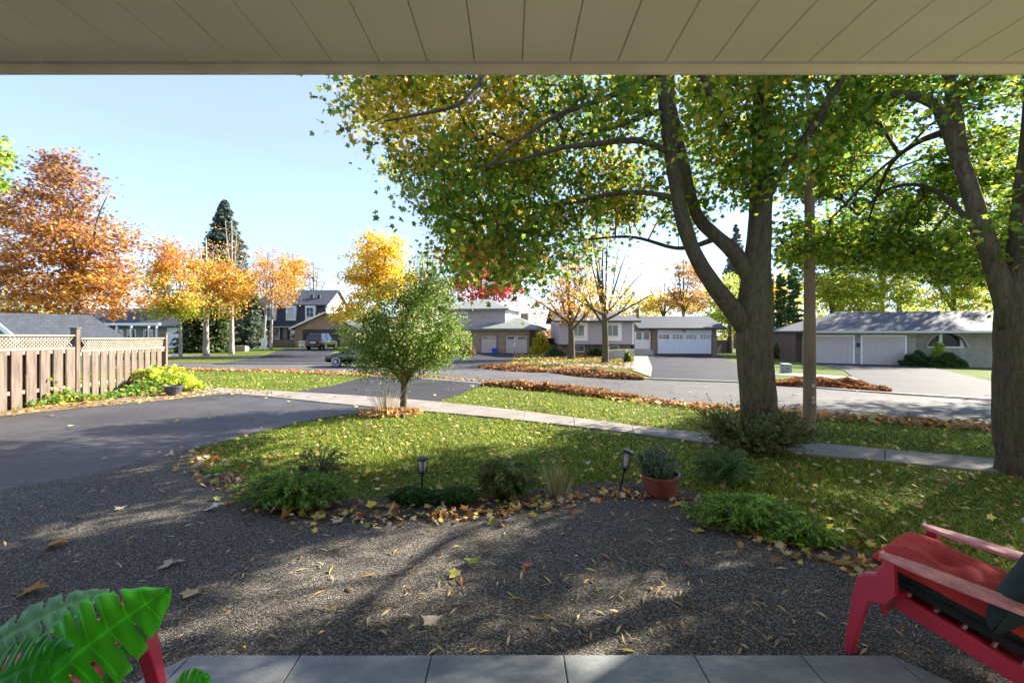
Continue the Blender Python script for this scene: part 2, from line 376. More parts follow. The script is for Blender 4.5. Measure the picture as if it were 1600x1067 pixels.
# our driveway (with the apron over the boulevard), paving in front of the porch
drive_poly = [Vector((-30, 3, 0)), *GP([(-300, 668), (0, 652), (130, 638), (260, 626), (340, 617), (400, 617.5), (520, 632), (642, 642), (600, 646), (540, 648), (470, 660), (400, 677), (300, 704), (150, 742), (0, 768)]), Vector((-9, 3, 0))]
sheet('driveway', drive_poly, .012, M['drive'])
apron = GP([(450, 614), (540, 618), (680, 628.5), (725, 614), (765, 598), (640, 590), (590, 588), (560, 592), (520, 603)])
sheet('driveway_apron', apron, .016, M['drive_far'])
lawn_edge = GP([(300, 702), (315, 735), (345, 762), (395, 788), (440, 808), (520, 822), (620, 817), (720, 812), (820, 803), (890, 786), (960, 776), (1030, 780), (1080, 797), (1150, 830), (1230, 858), (1320, 890), (1420, 925), (1600, 975), (2000, 1080)])
lawn_edge = smooth_line(lawn_edge)
pav = [Vector((-30, -6, 0)), Vector((-30, 3, 0)), *GP([(-400, 830), (0, 768), (150, 742), (300, 702)]), *lawn_edge, Vector((12, -6, 0))]
sheet('paving', pav, .02, M['agg'])
def sheetG(name, L, off, m): return sheet(name, GP(L), off, m)
sheetG('far_driveway', [(445, 545), (530, 545), (505, 560), (560, 569.5), (330, 569.5), (400, 560)], .03, M['drive_far'])
sheetG('far_driveway', [(728, 551), (832, 551), (806, 561), (770, 575), (640, 571), (700, 562)], .03, M['drive_far'])
sheetG('far_driveway', [(1012, 554), (1122, 554), (1150, 568), (1168, 582), (1172, 599.5), (1018, 594), (1020, 575)], .03, M['drive_far'])
sheetG('front_walk', [(985, 554), (1011.6, 554), (1019.5, 575), (1017.5, 590), (985, 578), (975, 572)], .03, M['concrete'])
sheetG('far_driveway', [(1262, 563), (1425, 569), (1480, 580), (1570, 602), (1640, 615), (1600, 630), (1395, 616.5), (1330, 588), (1320, 580)], .03, M['drive_far'])
bed = smooth_poly([*GP([(330, 740), (365, 738), (420, 768), (560, 782), (700, 775), (840, 765), (960, 752), (1060, 758), (1130, 790), (1240, 820), (1330, 855), (1420, 900)]), *[p for p in reversed(lawn_edge) if -4.5 < p.x < 3.2]], 1)
sheet('flower_bed', bed, .012, M['soil'])
strip = GP([(-300, 668), (0, 652), (130, 638), (260, 626), (340, 617), (400, 617.5), (470, 624), (400, 610), (300, 606), (240, 600), (140, 622), (0, 640), (-300, 652)])
sheet('verge_strip', strip, .02, M['gravel'])

# ---------------------------------------------------------------- grass, litter
drive_w = [(p.x, p.y) for p in drive_poly]; pav_w = [(p.x, p.y) for p in pav]; walk_w = [(p.x, p.y) for p in list(walk_near)+list(reversed(walk_far))]
road_w = [(p.x, p.y) for p in list(near_edge)+list(reversed(far_edge))]; apron_w = [(p.x, p.y) for p in apron]; bed_w = [(p.x, p.y) for p in bed]; strip_w = [(p.x, p.y) for p in strip]
def is_lawn(x, y, grow=0):
    m = np.ones(x.shape, bool)
    for P in (drive_w, pav_w, walk_w, road_w, apron_w, strip_w): m &= ~inpoly(P, x, y)
    return m
def samp(n, x0, x1, y0, y1, k=1.0):
    "more points near the camera: density ~ 1/y^k"
    u = rng.random(n)
    if k == 1: y = y0*(y1/y0)**u
    else: y = (y0**(1-k)+u*(y1**(1-k)-y0**(1-k)))**(1/(1-k))
    return rng.uniform(x0, x1, n), y
def vis(x, y, z, m=40):
    px = CX+x/y*F; return (px > -m) & (px < 1600+m)
x, y = samp(1000000, -24, 20, 2.0, 25, 2.2)
fe = np.array([(p.x, p.y) for p in far_edge]); fe = fe[np.argsort(fe[:, 0])]
k = is_lawn(x, y) & (y < np.interp(x, fe[:, 0], fe[:, 1])) & vis(x, y, 0) & ~(inpoly(bed_w, x, y) & (rng.random(x.shape) < .93))
x, y = x[k], y[k]; N = len(x)
hgt = (.022+.024*rng.random(N))*(1+.35*np.sin(x*2.1+np.sin(y*1.7)*2))
bw_ = .0035+.0011*y
h = rng.random(N)*2*np.pi; dx, dy = np.cos(h), np.sin(h); lean = rng.normal(size=(N, 2))*.03
z = terrv(x, y)
A = np.stack([x-dx*bw_, y-dy*bw_, z], 1); B = np.stack([x+dx*bw_, y+dy*bw_, z], 1); T_ = np.stack([x+lean[:, 0], y+lean[:, 1], z+hgt], 1)
V = np.stack([A, B, T_], 1).reshape(-1, 3); Fc = np.arange(3*N).reshape(-1, 3)
pn = .5+.5*np.sin(x*1.3+2*np.sin(y*.9))*np.sin(y*1.1+x*.4)
gc = pal([(.15, .21, .02), (.25, .30, .028), (.36, .37, .04), (.44, .38, .10), (.09, .15, .015)], [4, 4, 2.2, .7, 2.5], N, .2)*(0.85+.35*pn)[:, None]
gr = mk('grass', V, Fc, M['grass'], cols=np.repeat(np.clip(gc, 0, 1), 3, axis=0)); tag(gr, 'short green lawn grass growing in front of the paving and along the road', 'grass', kind='stuff')

LT = [(.55, .36, .09), (.62, .46, .10), (.42, .22, .07), (.30, .15, .06), (.55, .42, .24), (.48, .17, .05), (.40, .36, .10)]
def litter(name, x, y, off, size, w, tpl, label, dry=True, spread=.35, up=1.0, cat='leaves', m=None):
    N = len(x); pos = np.stack([x, y, terrv(x, y)+off], 1)
    o = leafmesh(name, tpl, pos, size, pal(LT, w, N, .25), m or M['leaf_dry'], up=up, spread=spread)
    return tag(o, label, cat, kind='stuff')
x, y = samp(13000, -24, 20, 2.4, 26, 1.6); k = is_lawn(x, y) & vis(x, y, 0) & (y < np.interp(x, fe[:, 0], fe[:, 1])); x, y = x[k], y[k]
litter('lawn_leaves', x, y, .025+.02*rng.random(len(x)), .04+.04*rng.random(len(x)), [3, 3, 3, 2, 4, .8, 2], MAPLE_S, 'yellow and tan maple leaves scattered over the lawn and the boulevard')
# thin curled slivers on the paving
x, y = samp(10000, -12, 9, 1.9, 7.5, 1.2); k = inpoly(pav_w, x, y) & ~((x > -1.7) & (x < 1.95) & (y < 2.4))
den = .12+.75*np.exp(-((x-.6)/2.6)**2)*np.clip((7-y)/4, .3, 1); k &= rng.random(x.shape) < den*.62; x, y = x[k], y[k]
litter('willow_litter', x, y, .028+.008*rng.random(len(x)), .05+.05*rng.random(len(x)), [.8, .3, 2, 2, 9, .3, .3], SLIV, 'thin curled tan leaves littering the dark aggregate paving', spread=.3)
# leaves caught along the bed edge
E = resample([p for p in lawn_edge if -4.6 < p.x < 6], 300); ex = np.array([(p.x, p.y) for p in E])
j = rng.integers(0, len(ex), 1000); x = ex[j, 0]+rng.normal(size=1000)*.16; y = ex[j, 1]+rng.normal(size=1000)*.12+.05
litter('bed_leaves', x, y, .03+.03*rng.random(1000), .035+.06*rng.random(1000)**2, [1.4, 1, 2, 3, 3, .6, .8], MAPLE_S, 'maple leaves caught along the edge of the planting bed', spread=.5)
x, y = samp(1000, -20, 16, 4, 27, 1.2); k = (inpoly(drive_w, x, y) | inpoly(walk_w, x, y) | inpoly(road_w, x, y) | inpoly(apron_w, x, y)) & vis(x, y, 0) & (rng.random(x.shape) < .5)
x, y = x[k], y[k]; litter('road_leaves', x, y, .045, .05+.05*rng.random(len(x)), [2, 2, 3, 2, 4, 1, 1], MAPLE_S, 'loose leaves blown over the driveway, pavement and road', spread=.2)
L_ = np.array([(p.x, p.y) for p in resample(near_edge, 400)]); j = rng.integers(0, 400, 9000); j = j[(L_[j, 0] > -22) & (L_[j, 0] < 14)]
x = L_[j, 0]+rng.normal(size=len(j))*.2; y = L_[j, 1]+rng.normal(size=len(j))*.3; k = ~inpoly(apron_w, x, y); x, y = x[k], y[k]
litter('kerb_leaves', x, y, .04+.04*rng.random(len(x)), .07+.05*rng.random(len(x)), [2, 1, 5, 4, 2, 2.5, .5], MAPLE_S, 'brown and orange leaves gathered along the near edge of the road', spread=.5)
x, y = rng.uniform(-8, 24, 9000), rng.uniform(18, 42, 9000); qx, qy = CX+x/y*F, HY-(terrv(x, y)-CAMZ)/y*F
k = (qx > 800) & (qx < 990) & (qy > 553) & (qy < 580); x, y = x[k], y[k]
litter('far_lawn_leaves', x, y, .04, .14+.08*rng.random(len(x)), [3, 2, 5, 4, 1, 3, 1], DIAM, 'fallen orange leaves carpeting the lawn across the road', spread=.4)
x, y = rng.uniform(-12.5, -6, 5000), rng.uniform(8, 20, 5000); k = inpoly(strip_w, x, y); x, y = x[k], y[k]
litter('verge_leaves', x, y, .03, .06+.05*rng.random(len(x)), [4, 3, 3, 2, 4, 1.5, 1], MAPLE_S, 'dead leaves lying on the strip below the wooden fence', spread=.4)

# raked leaf piles along the road
def pile(px_line, wd, ht, label, wts, n=3500, size=.11):
    L = resample(smooth_line(GP(px_line)), 40); r0 = L[len(L)//2]; r = root('leaf_pile', r0, label, 'leaf pile', group='leaf piles raked to the road edge')
    V = []; Fc = []; K = 9
    for i, p in enumerate(L):
        a = L[max(0, i-1)]; b = L[min(len(L)-1, i+1)]; n_ = Vector((-(b-a).y, (b-a).x, 0)).normalized()
        e = math.sin(math.pi*min(1, max(.02, i/(len(L)-1))))**.5
        for q in range(K):
            t = q/(K-1)*2-1; hh = ht*e*(1-t*t)*(1+.9*noise.noise(Vector((p.x*1.6, p.y*1.6, t))))
            pp = p+n_*t*wd*e*(1+.3*noise.noise(p*.9)); V.append(Vector((pp.x, pp.y, terr(pp.x, pp.y)+hh+(.012 if abs(t) < 1 else -.01)))-r0)
    for i in range(len(L)-1):
        for q in range(K-1): Fc.append((i*K+q, (i+1)*K+q, (i+1)*K+q+1, i*K+q+1))
    mk('mound', V, Fc, M['soil'], r, smooth=True)
    Va = np.array([tuple(v) for v in V]); Fa = np.array(Fc); f = rng.integers(0, len(Fa), n); u, v = rng.random((2, n, 1))
    P = (Va[Fa[f, 0]]*(1-u)+Va[Fa[f, 1]]*u)*(1-v)+(Va[Fa[f, 3]]*(1-u)+Va[Fa[f, 2]]*u)*v
    P[:, 2] += .03*rng.random(n)+.01
    o = leafmesh('leaves', MAPLE_S, P, size*(.7+.6*rng.random(n)), pal([(.42, .19, .06), (.26, .12, .05), (.50, .28, .08), (.30, .09, .03), (.5, .38, .2)], wts, n, .3), M['leaf_dry'], r, spread=.7)
    tag(o, kind='stuff')
pile([(755, 602), (830, 606), (900, 614), (1000, 626)], .42, .11, 'long low pile of brown leaves on the near verge between the road and the lawn', [4, 3, 3, 1, 3], 6500, .12)
pile([(752, 574), (800, 578), (855, 582)], .8, .15, 'pile of rusty leaves on the far side of the road beyond the leafy round tree', [4, 4, 1.5, 3, .5])
pile([(862, 581), (930, 588), (1005, 594)], .7, .2, 'raked pile of brown leaves in front of the half bare tree across the road', [3, 5, 1, 2, 1.5])
pile([(1206, 602), (1260, 603), (1310, 606), (1390, 613)], .75, .22, 'reddish brown leaf pile beside the lamp pole across the road', [4, 4, .6, 3, .5], 4500)
pile([(565, 648), (612, 650), (655, 645)], .35, .05, 'patch of bright yellow leaves around the foot of the small round tree', [.5, .1, 8, .1, 4], 1000, .10)
# ---------------------------------------------------------------- trees
def skeleton(nodes, rad0, clumps, trunkw=.35, step=.35, sag=.06):
    "nodes: list of (pos, parent, dist) for the limbs; attaches every clump centre by a twig; returns segments with pipe-model radii"
    P = [Vector(n[0]) for n in nodes]; par = [n[1] for n in nodes]; D = [n[2] for n in nodes]
    A = np.array([tuple(p) for p in P]); ends = []
    order = sorted(range(len(clumps)), key=lambda i: min((Vector(clumps[i])-P[j]).length for j in range(0, len(nodes), max(1, len(nodes)//12))))
    cap = len(P)+len(clumps)*14; buf = np.zeros((cap, 3)); buf[:len(P)] = A; dd = np.zeros(cap); dd[:len(P)] = D; n = len(P)
    for i in order:
        c = np.array(clumps[i]); dist = np.linalg.norm(buf[:n]-c, axis=1); cost = dist+dd[:n]*.35
        cost[:3] += 5
        j = int(np.argmin(cost)); d = dist[j]; m = max(1, min(12, int(d/step))); cur = j; s = buf[j].copy()
        off = rng.normal(size=3)*.07*d
        for q in range(1, m+1):
            t = q/m; p = s*(1-t)+c*t+off*math.sin(math.pi*t)+np.array((0, 0, sag*d*math.sin(math.pi*t)))
            if n >= cap: break
            buf[n] = p; dd[n] = dd[cur]+d/m; par.append(cur); cur = n; n += 1
        ends.append(cur)
    cnt = np.zeros(n)
    for e in ends: cnt[e] += 1
    for i in range(n-1, len(nodes)-1, -1): cnt[par[i]] += cnt[i]
    return buf[:n], par, cnt, len(nodes)
def tree(name, label, limbs, crown, palette, weights, n_leaf, leaf, n_cl=120, tpl=DIAM, mat='leaf', cl_r=.5, bm='bark_far', jit=.0,
         twig=.012, seed=1, zone=None, group=None, up=.6, spread=.9, sides=10, twig_sides=4, cat='tree', flat=.6, cname='crown', holes=None, bare=0.0, step=.35, sag=.06, clip=None):
    """limbs: list of polylines [(px,py,d,r),...]; crown: list of ('e',px,py,rx,ry,d,dr[,w]) or ('p',poly,d0,d1[,w])"""
    global rng
    rng = np.random.default_rng(seed)
    b = limbs[0][0]; base = Pt(*b[:3]); base.z = terr(base.x, base.y)
    r = root(name, base, label, cat, group=group)
    mb = MB(base); nodes = []
    for li, L in enumerate(limbs):
        pts = [Pt(*p[:3]) for p in L]; rr = [p[3] for p in L]
        if li == 0: pts[0].z = terr(pts[0].x, pts[0].y)-.1
        # subdivide smoothly
        Q = []; q_r = []
        for i in range(len(pts)-1):
            p0, p1, p2, p3 = pts[max(0, i-1)], pts[i], pts[i+1], pts[min(len(pts)-1, i+2)]
            m = max(2, int((p2-p1).length/max(.14, rr[i]*.6))) if jit else 3
            for s in range(m):
                t = s/m; q = .5*((2*p1)+(p2-p0)*t+(2*p0-5*p1+4*p2-p3)*t*t+(3*p1-p0-3*p2+p3)*t**3)
                Q.append(q); q_r.append(rr[i]*(1-t)+rr[i+1]*t)
        Q.append(pts[-1]); q_r.append(rr[-1])
        mb.tube(Q, q_r, sides, jit=jit, seed=li)
        i0 = len(nodes); base_d = 0 if li == 0 else 1.0
        for k_, q in enumerate(Q):
            if li == 0 and k_ < len(Q)*.3: continue
            nodes.append((q, -1, base_d+k_*.05))
    cl_ = []; wts = np.array([(c[7] if c[0] == 'e' and len(c) > 7 else c[4] if c[0] == 'p' and len(c) > 4 else None) or
                              ((c[3]*c[4]) if c[0] == 'e' else 1) for c in crown], float); wts /= wts.sum()
    tries = 0
    while len(cl_) < n_cl and tries < n_cl*60:
        tries += 1; c = crown[rng.choice(len(crown), p=wts)]
        if c[0] == 'e':
            v = rng.normal(size=3); v /= np.linalg.norm(v); v *= rng.random()**(.45)
            d = c[5]+v[1]*c[6]; cl_.append(tuple(Pt(c[1]+v[0]*c[3], c[2]+v[2]*c[4], d)))
        else:
            xs = [p[0] for p in c[1]]; ys = [p[1] for p in c[1]]; d = (rng.uniform(c[2]**2, c[3]**2))**.5
            px, py = rng.uniform(min(xs), max(xs)), rng.uniform(min(ys), max(ys)); e = cl_r*.3/d*F
            if holes and len(c) < 6 and noise.noise(Vector(Pt(px, py, d))*holes[0]+Vector((seed*3.1, 0, 0))) < holes[1]: continue
            if all(inpoly(c[1], np.array([px+ex]), np.array([py+ey]))[0] for ex, ey in ((-e, 0), (e, 0), (0, e), (0, -e*.3))): cl_.append(tuple(Pt(px, py, d)))
    cl_ = [c for c in cl_ if c[2] > terr(c[0], c[1])+.25]
    if clip: cl_ = [c for c in cl_ if clip(c)]
    buf, par, cnt, n0 = skeleton(nodes, 0, cl_, step=step, sag=sag)
    rad = twig*np.maximum(cnt, 1)**.42
    for i in range(n0, len(buf)):
        p = par[i]; ra = rad[i]; rb = min(rad[p], ra*1.5) if p >= n0 else ra*1.15
        mb.tube([buf[p], buf[i]], [rb, ra], twig_sides, caps=False)
    mb.build('trunk', M[bm], r, smooth=True)
    # leaves
    ci = np.array(cl_); keep = rng.random(len(ci)) > bare; ci = ci[keep] if keep.any() else ci
    j = rng.integers(0, len(ci), n_leaf); g = rng.normal(size=(n_leaf, 3)); g *= (cl_r*(.35+.65*rng.random(len(ci))[j]))[:, None]*.55; g[:, 2] *= flat
    P = ci[j]+g; k = P[:, 2] > terrv(P[:, 0], P[:, 1])+.1; P = P[k]; j = j[k]
    cols = pal(palette, weights, len(P), .18)
    tone = np.exp(rng.normal(size=len(ci))*.22)[j]; cols *= tone[:, None]
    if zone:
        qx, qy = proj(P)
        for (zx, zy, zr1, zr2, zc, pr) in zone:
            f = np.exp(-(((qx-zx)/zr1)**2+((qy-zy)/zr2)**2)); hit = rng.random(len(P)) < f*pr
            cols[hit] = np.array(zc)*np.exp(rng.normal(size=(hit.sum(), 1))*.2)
    out = P-ci[j]; out[:, 2] -= .25*cl_r
    leafmesh(cname, tpl, P, leaf*(.65+.6*rng.random(len(P))), cols, M[mat], r, up=up, spread=spread, head=out/(np.linalg.norm(out, axis=1)[:, None]+1e-6)*.8, org=base)
    return r

GRN, DGR, YGR, YEL, ORA, GLD = (.085, .19, .016), (.055, .13, .013), (.22, .32, .025), (.70, .46, .03), (.66, .26, .03), (.55, .36, .03)
def sungap(c, thr=.0):
    "lanes carved through the crowns, shaped to let streaks of low sun reach the ground"
    t = (c[2]-terr(c[0], c[1]))/sd.z; x = c[0]-sd.x*t; y = c[1]-sd.y*t
    if not (-13 < x < 7 and .5 < y < 9.5): return False
    h_ = Vector((sd.x, sd.y, 0)).normalized(); u = -x*h_.y+y*h_.x; v = x*h_.x+y*h_.y
    return noise.noise(Vector((u*1.05+3, v*.30, 5.5))) > thr
def limbfront(c):
    "the lower limbs of the maple are bare of sprays on the house side"
    px, py = CX+c[0]/c[1]*F, HY-(c[2]-CAMZ)/c[1]*F
    if c[1] > 7.6 or py < 130: return False
    e = 26
    for (x0, y0), (x1, y1) in (((1160, 480), (1064, 340)), ((1064, 340), (1040, 170)), ((1175, 420), (1092, 340)), ((1185, 470), (1190, 320)), ((1190, 330), (1300, 150)), ((1044, 238), (874, 232)), ((1062, 305), (884, 319)), ((900, 20), (675, 174))):
        dx, dy = x1-x0, y1-y0; t = cl(((px-x0)*dx+(py-y0)*dy)/(dx*dx+dy*dy), 0, 1)
        if math.hypot(px-x0-t*dx, py-y0-t*dy) < e: return True
    return False
# --- the big maple on our lawn
near_poly = [(523, 110), (524, 170), (560, 215), (598, 230), (592, 262), (640, 315), (652, 350), (662, 400), (700, 432), (770, 458), (835, 455), (872, 418), (925, 425), (962, 372), (1010, 345), (1040, 345), (1062, 380), (1095, 402), (1108, 372), (1112, 325), (1150, 322), (1205, 300), (1232, 345), (1275, 330), (1330, 318), (1380, 240), (1420, 100), (1420, -330), (900, -330), (560, -200)]
d7 = 7.2
limbs = [
 [(1186, 703, d7, .30), (1186, 672, d7, .272), (1184, 620, d7, .265), (1179, 560, d7, .25), (1178, 510, d7, .265), (1180, 470, d7, .25), (1183, 420, d7, .195), (1187, 350, d7, .165), (1190, 290, d7, .165), (1191, 200, 7.3, .14), (1188, 110, 7.4, .12), (1180, 0, 7.5, .10), (1170, -150, 7.6, .06), (1165, -260, 7.6, .03)],
 [(1172, 520, d7, .16), (1140, 478, 7.15, .145), (1108, 435, 7.1, .125), (1084, 394, 7.1, .115), (1066, 340, 7.1, .11), (1053, 270, 7.1, .105), (1042, 195, 7.1, .10), (1036, 140, 7.1, .085), (1020, 40, 7.2, .07), (1000, -100, 7.4, .05), (985, -220, 7.4, .03)],
 [(1178, 440, d7, .15), (1150, 398, 7.3, .12), (1122, 372, 7.4, .105), (1092, 342, 7.5, .095), (1078, 300, 7.5, .09), (1068, 250, 7.6, .08), (1050, 150, 8.2, .07), (1055, 0, 9, .05), (1060, -150, 9.6, .03)],
 [(1190, 320, d7, .10), (1221, 265, 7.0, .075), (1262, 212, 6.8, .065), (1300, 149, 6.6, .055), (1322, 110, 6.5, .05), (1370, 0, 6.3, .035)],
 [(1044, 238, 7.1, .055), (1000, 220, 6.9, .045), (930, 225, 6.6, .04), (874, 232, 6.4, .032), (807, 250, 6.2, .022), (740, 262, 6.0, .012)],
 [(1062, 312, 7.1, .05), (1006, 301, 7.3, .04), (942, 306, 7.5, .035), (884, 319, 7.6, .028), (820, 325, 7.7, .02), (740, 350, 7.8, .012)],
 [(1040, 175, 7.1, .05), (1013, 178, 7.3, .045), (969, 196, 7.6, .035), (900, 215, 8.0, .025), (820, 260, 8.4, .015)],
 [(1030, 110, 7.1, .06), (952, 151, 6.8, .04), (874, 179, 6.5, .035), (810, 220, 6.2, .022), (760, 262, 6.0, .012)],
 [(1015, 20, 7.2, .06), (900, -10, 6.6, .05), (800, 50, 6.2, .042), (758, 117, 5.9, .036), (736, 147, 5.8, .03), (709, 167, 5.7, .025), (660, 178, 5.6, .018), (600, 190, 5.5, .01)],
 [(1187, 60, 7.4, .07), (1230, 0, 7.8, .05), (1290, -100, 8.3, .03)],
 [(1120, 372, 7.4, .05), (1060, 388, 8.3, .035), (980, 370, 9.2, .028), (880, 380, 10, .018), (780, 395, 10.6, .01)],
 [(1134, 205, 7.0, .06), (1110, 150, 6.6, .05), (1095, 110, 6.4, .045), (1060, 20, 6.0, .03)],
]
tree('maple_tree', 'huge green and yellow maple with forked trunk standing beside the lamp pole', limbs,
     [('p', near_poly, 6.0, 12.0, .82), ('p', [(545, 112), (560, 190), (605, 225), (610, 275), (660, 330), (672, 395), (710, 425), (790, 448), (860, 425), (920, 415), (960, 365), (1010, 340), (1100, 350), (1200, 290), (1330, 300), (1400, 112)], 6.6, 10.5, .18, 1)], [GRN, DGR, YGR, GLD], [3.4, 1.0, 5.2, .8], 98000, .088, n_cl=1500, holes=(.75, -.10), tpl=MAPLE_S, cl_r=.62, bm='bark', jit=.09, twig=.0065, seed=11, sides=22,
     zone=[(620, 180, 110, 75, (.62, .42, .03), .8), (800, 200, 45, 55, (.72, .45, .03), .75), (760, 140, 60, 40, (.62, .42, .03), .5), (740, 400, 90, 35, (.5, .26, .04), .4), (980, 250, 60, 30, (.6, .3, .05), .25), (960, 330, 70, 60, (.45, .30, .03), .35), (1040, 150, 160, 70, (.30, .33, .02), .45), (1140, 130, 60, 60, (.5, .42, .03), .4)], flat=.75, spread=1.0, up=.45,
     clip=lambda c: not (c[1] > 10.5 and c[0] > 3.5) and not sungap(c, .22) and not limbfront(c))
# --- the big maple at the right edge
limbs = [
 [(1626, 742, 5.5, .42), (1621, 712, 5.5, .365), (1614, 650, 5.5, .345), (1610, 560, 5.5, .325), (1611, 480, 5.5, .31), (1616, 420, 5.5, .26), (1624, 330, 5.5, .235), (1630, 230, 5.5, .21), (1638, 120, 5.5, .19), (1640, 0, 5.5, .15), (1650, -200, 5.5, .08)],
 [(1590, 510, 5.5, .18), (1572, 462, 5.55, .13), (1556, 420, 5.6, .11), (1541, 378, 5.6, .10), (1522, 317, 5.7, .092), (1500, 250, 5.8, .085), (1476, 190, 5.9, .072), (1458, 162, 6.0, .06), (1424, 150, 6.2, .055), (1382, 148, 6.4, .04), (1320, 160, 6.8, .02)],
 [(1498, 240, 5.8, .09), (1490, 160, 6.0, .075), (1470, 60, 6.3, .06), (1450, -80, 6.6, .04)],
 [(1545, 400, 5.6, .05), (1500, 330, 6.4, .04), (1440, 290, 7.4, .03), (1380, 300, 8.4, .022), (1330, 350, 9.2, .012)],
 [(1480, 205, 5.9, .05), (1430, 225, 6.8, .036), (1390, 260, 7.8, .03), (1365, 320, 8.6, .02), (1350, 370, 9.2, .012)],
]
rp1 = [(1330, 112), (1350, 190), (1400, 230), (1470, 240), (1500, 300), (1505, 400), (1540, 430), (1565, 455), (1760, 560), (1950, 500), (2050, 0), (1900, -330), (1450, -330), (1330, -100)]
rp2 = [(1206, 340), (1260, 280), (1400, 225), (1560, 235), (1570, 440), (1480, 452), (1380, 425), (1290, 435), (1215, 410)]
tree('maple_tree', 'thick trunked green maple cut by the right edge of the picture', limbs,
     [('p', rp1, 4.6, 9.5, .5), ('p', rp2, 7.5, 12, .38), ('p', [(1310, 112), (1475, 112), (1490, 300), (1320, 340), (1215, 300), (1270, 200)], 7.5, 11.5, .12, 1)], [GRN, DGR, YGR, (.44, .46, .03)], [3.4, 1.4, 4.2, 2], 84000, .08, n_cl=1150, holes=(.7, -.2), tpl=MAPLE_S, cl_r=.6, bm='bark', jit=.08, twig=.0065, seed=12, sides=24, flat=.45, up=.9, spread=.6,
     clip=lambda c: not (c[1] < 5.6 and (c[0]/c[1]*F+CX) < 1530) and not (c[2] > 3.6 and sungap(c, .13)))
# --- trees off the right side whose shade falls on the paving, seen by their leaves only
# --- small round tree by the pavement
limbs = [[(630, 638, 10.6, .085), (631, 612, 10.6, .075), (632, 595, 10.6, .07)],
         [(632, 600, 10.6, .055), (612, 575, 10.5, .045), (585, 545, 10.4, .035), (565, 500, 10.3, .015)],
         [(632, 600, 10.6, .055), (650, 575, 10.7, .045), (680, 540, 10.8, .035), (705, 500, 10.9, .015)],
         [(632, 600, 10.6, .055), (630, 560, 10.5, .045), (634, 500, 10.5, .03), (650, 450, 10.5, .012)],
         [(632, 600, 10.6, .04), (624, 570, 10.2, .035), (610, 530, 9.9, .02), (600, 480, 9.8, .012)],
         [(632, 600, 10.6, .04), (642, 575, 11.0, .035), (660, 530, 11.4, .02), (665, 480, 11.5, .012)]]
tree('ornamental_tree', 'small round tree with fine green leaves and slim forked trunk beside the pavement', limbs,
     [('e', 632, 515, 92, 72, 10.6, 1.15), ('e', 660, 460, 55, 38, 10.6, .7), ('e', 582, 535, 55, 45, 10.5, .9), ('e', 690, 535, 50, 45, 10.7, .9), ('e', 632, 570, 70, 25, 10.5, .8, 1200), ('e', 590, 590, 40, 12, 10.3, .5, 200)],
     [(.085, .16, .02), (.16, .23, .03), (.055, .11, .016), (.27, .31, .035)], [4, 3.5, 2, 1.2], 26000, .055, n_cl=420, tpl=OVAL, cl_r=.27, twig=.0038, bm='bark', seed=13, flat=1, step=.2)
# ---------------------------------------------------------------- houses
M['roof'] = brick('blue_grey_shingle', (.06, .072, .092), (.045, .056, .074), (.022, .026, .034), .32, .13, .008, .8, bd=.01, var=.3)
M['roof_dark'] = brick('dark_shingle', (.075, .08, .095), (.055, .06, .075), (.03, .03, .035), .32, .13, .008, .85, bd=.01, var=.3)
M['roof_green'] = brick('grey_green_shingle', (.26, .28, .26), (.22, .24, .22), (.14, .15, .14), .32, .13, .008, .85, bd=.01, var=.25)
M['brick_tan'] = brick('tan_brick', (.40, .25, .14), (.33, .2, .11), (.38, .33, .26))
M['brick_red'] = brick('brown_red_brick', (.26, .13, .08), (.2, .1, .065), (.3, .26, .2))
M['brick_grey'] = brick('grey_buff_stone_brick', (.44, .36, .27), (.37, .30, .23), (.38, .33, .27), .3, .09)
M['siding'] = brick('mauve_grey_siding', (.40, .345, .36), (.38, .33, .345), (.25, .22, .23), 8, .16, .006, .6, bd=.01, var=.08)
M['vert_siding'] = brick('mauve_vertical_siding', (.42, .36, .39), (.42, .36, .39), (.27, .23, .25), .2, 12, .006, .6, bd=.01, var=.08)
M['white'] = plain('white_paint', (.78, .77, .74), .5, .04, 2, .1, .001)
M['garage_white'] = plain('weathered_white_paint', (.72, .72, .74), .55, .08, 5, .15, .002, stretch=(1, 1, .2))
M['taupe'] = plain('taupe_door_paint', (.52, .42, .38), .55, .05, 2, .1, .001)
M['grey_wall'] = plain('pale_grey_render', (.22, .195, .185), .8, .08, 2, .2, .002)
M['dark'] = plain('dark_paint', (.03, .033, .04), .6, .1)
M['darkwood'] = plain('dark_brown_wood', (.10, .065, .045), .8, .3, 8, stretch=(4, 4, .5))
M['glass'] = glass('window_glass'); M['glass2'] = glass('lit_sky_glass', (.09, .11, .12))
M['gutter'] = plain('pale_gutter', (.55, .53, .5), .5, .05)
M['stone'] = plain('rough_stone', (.4, .38, .33), .9, .2, 8, .6, .01, bsc=20)

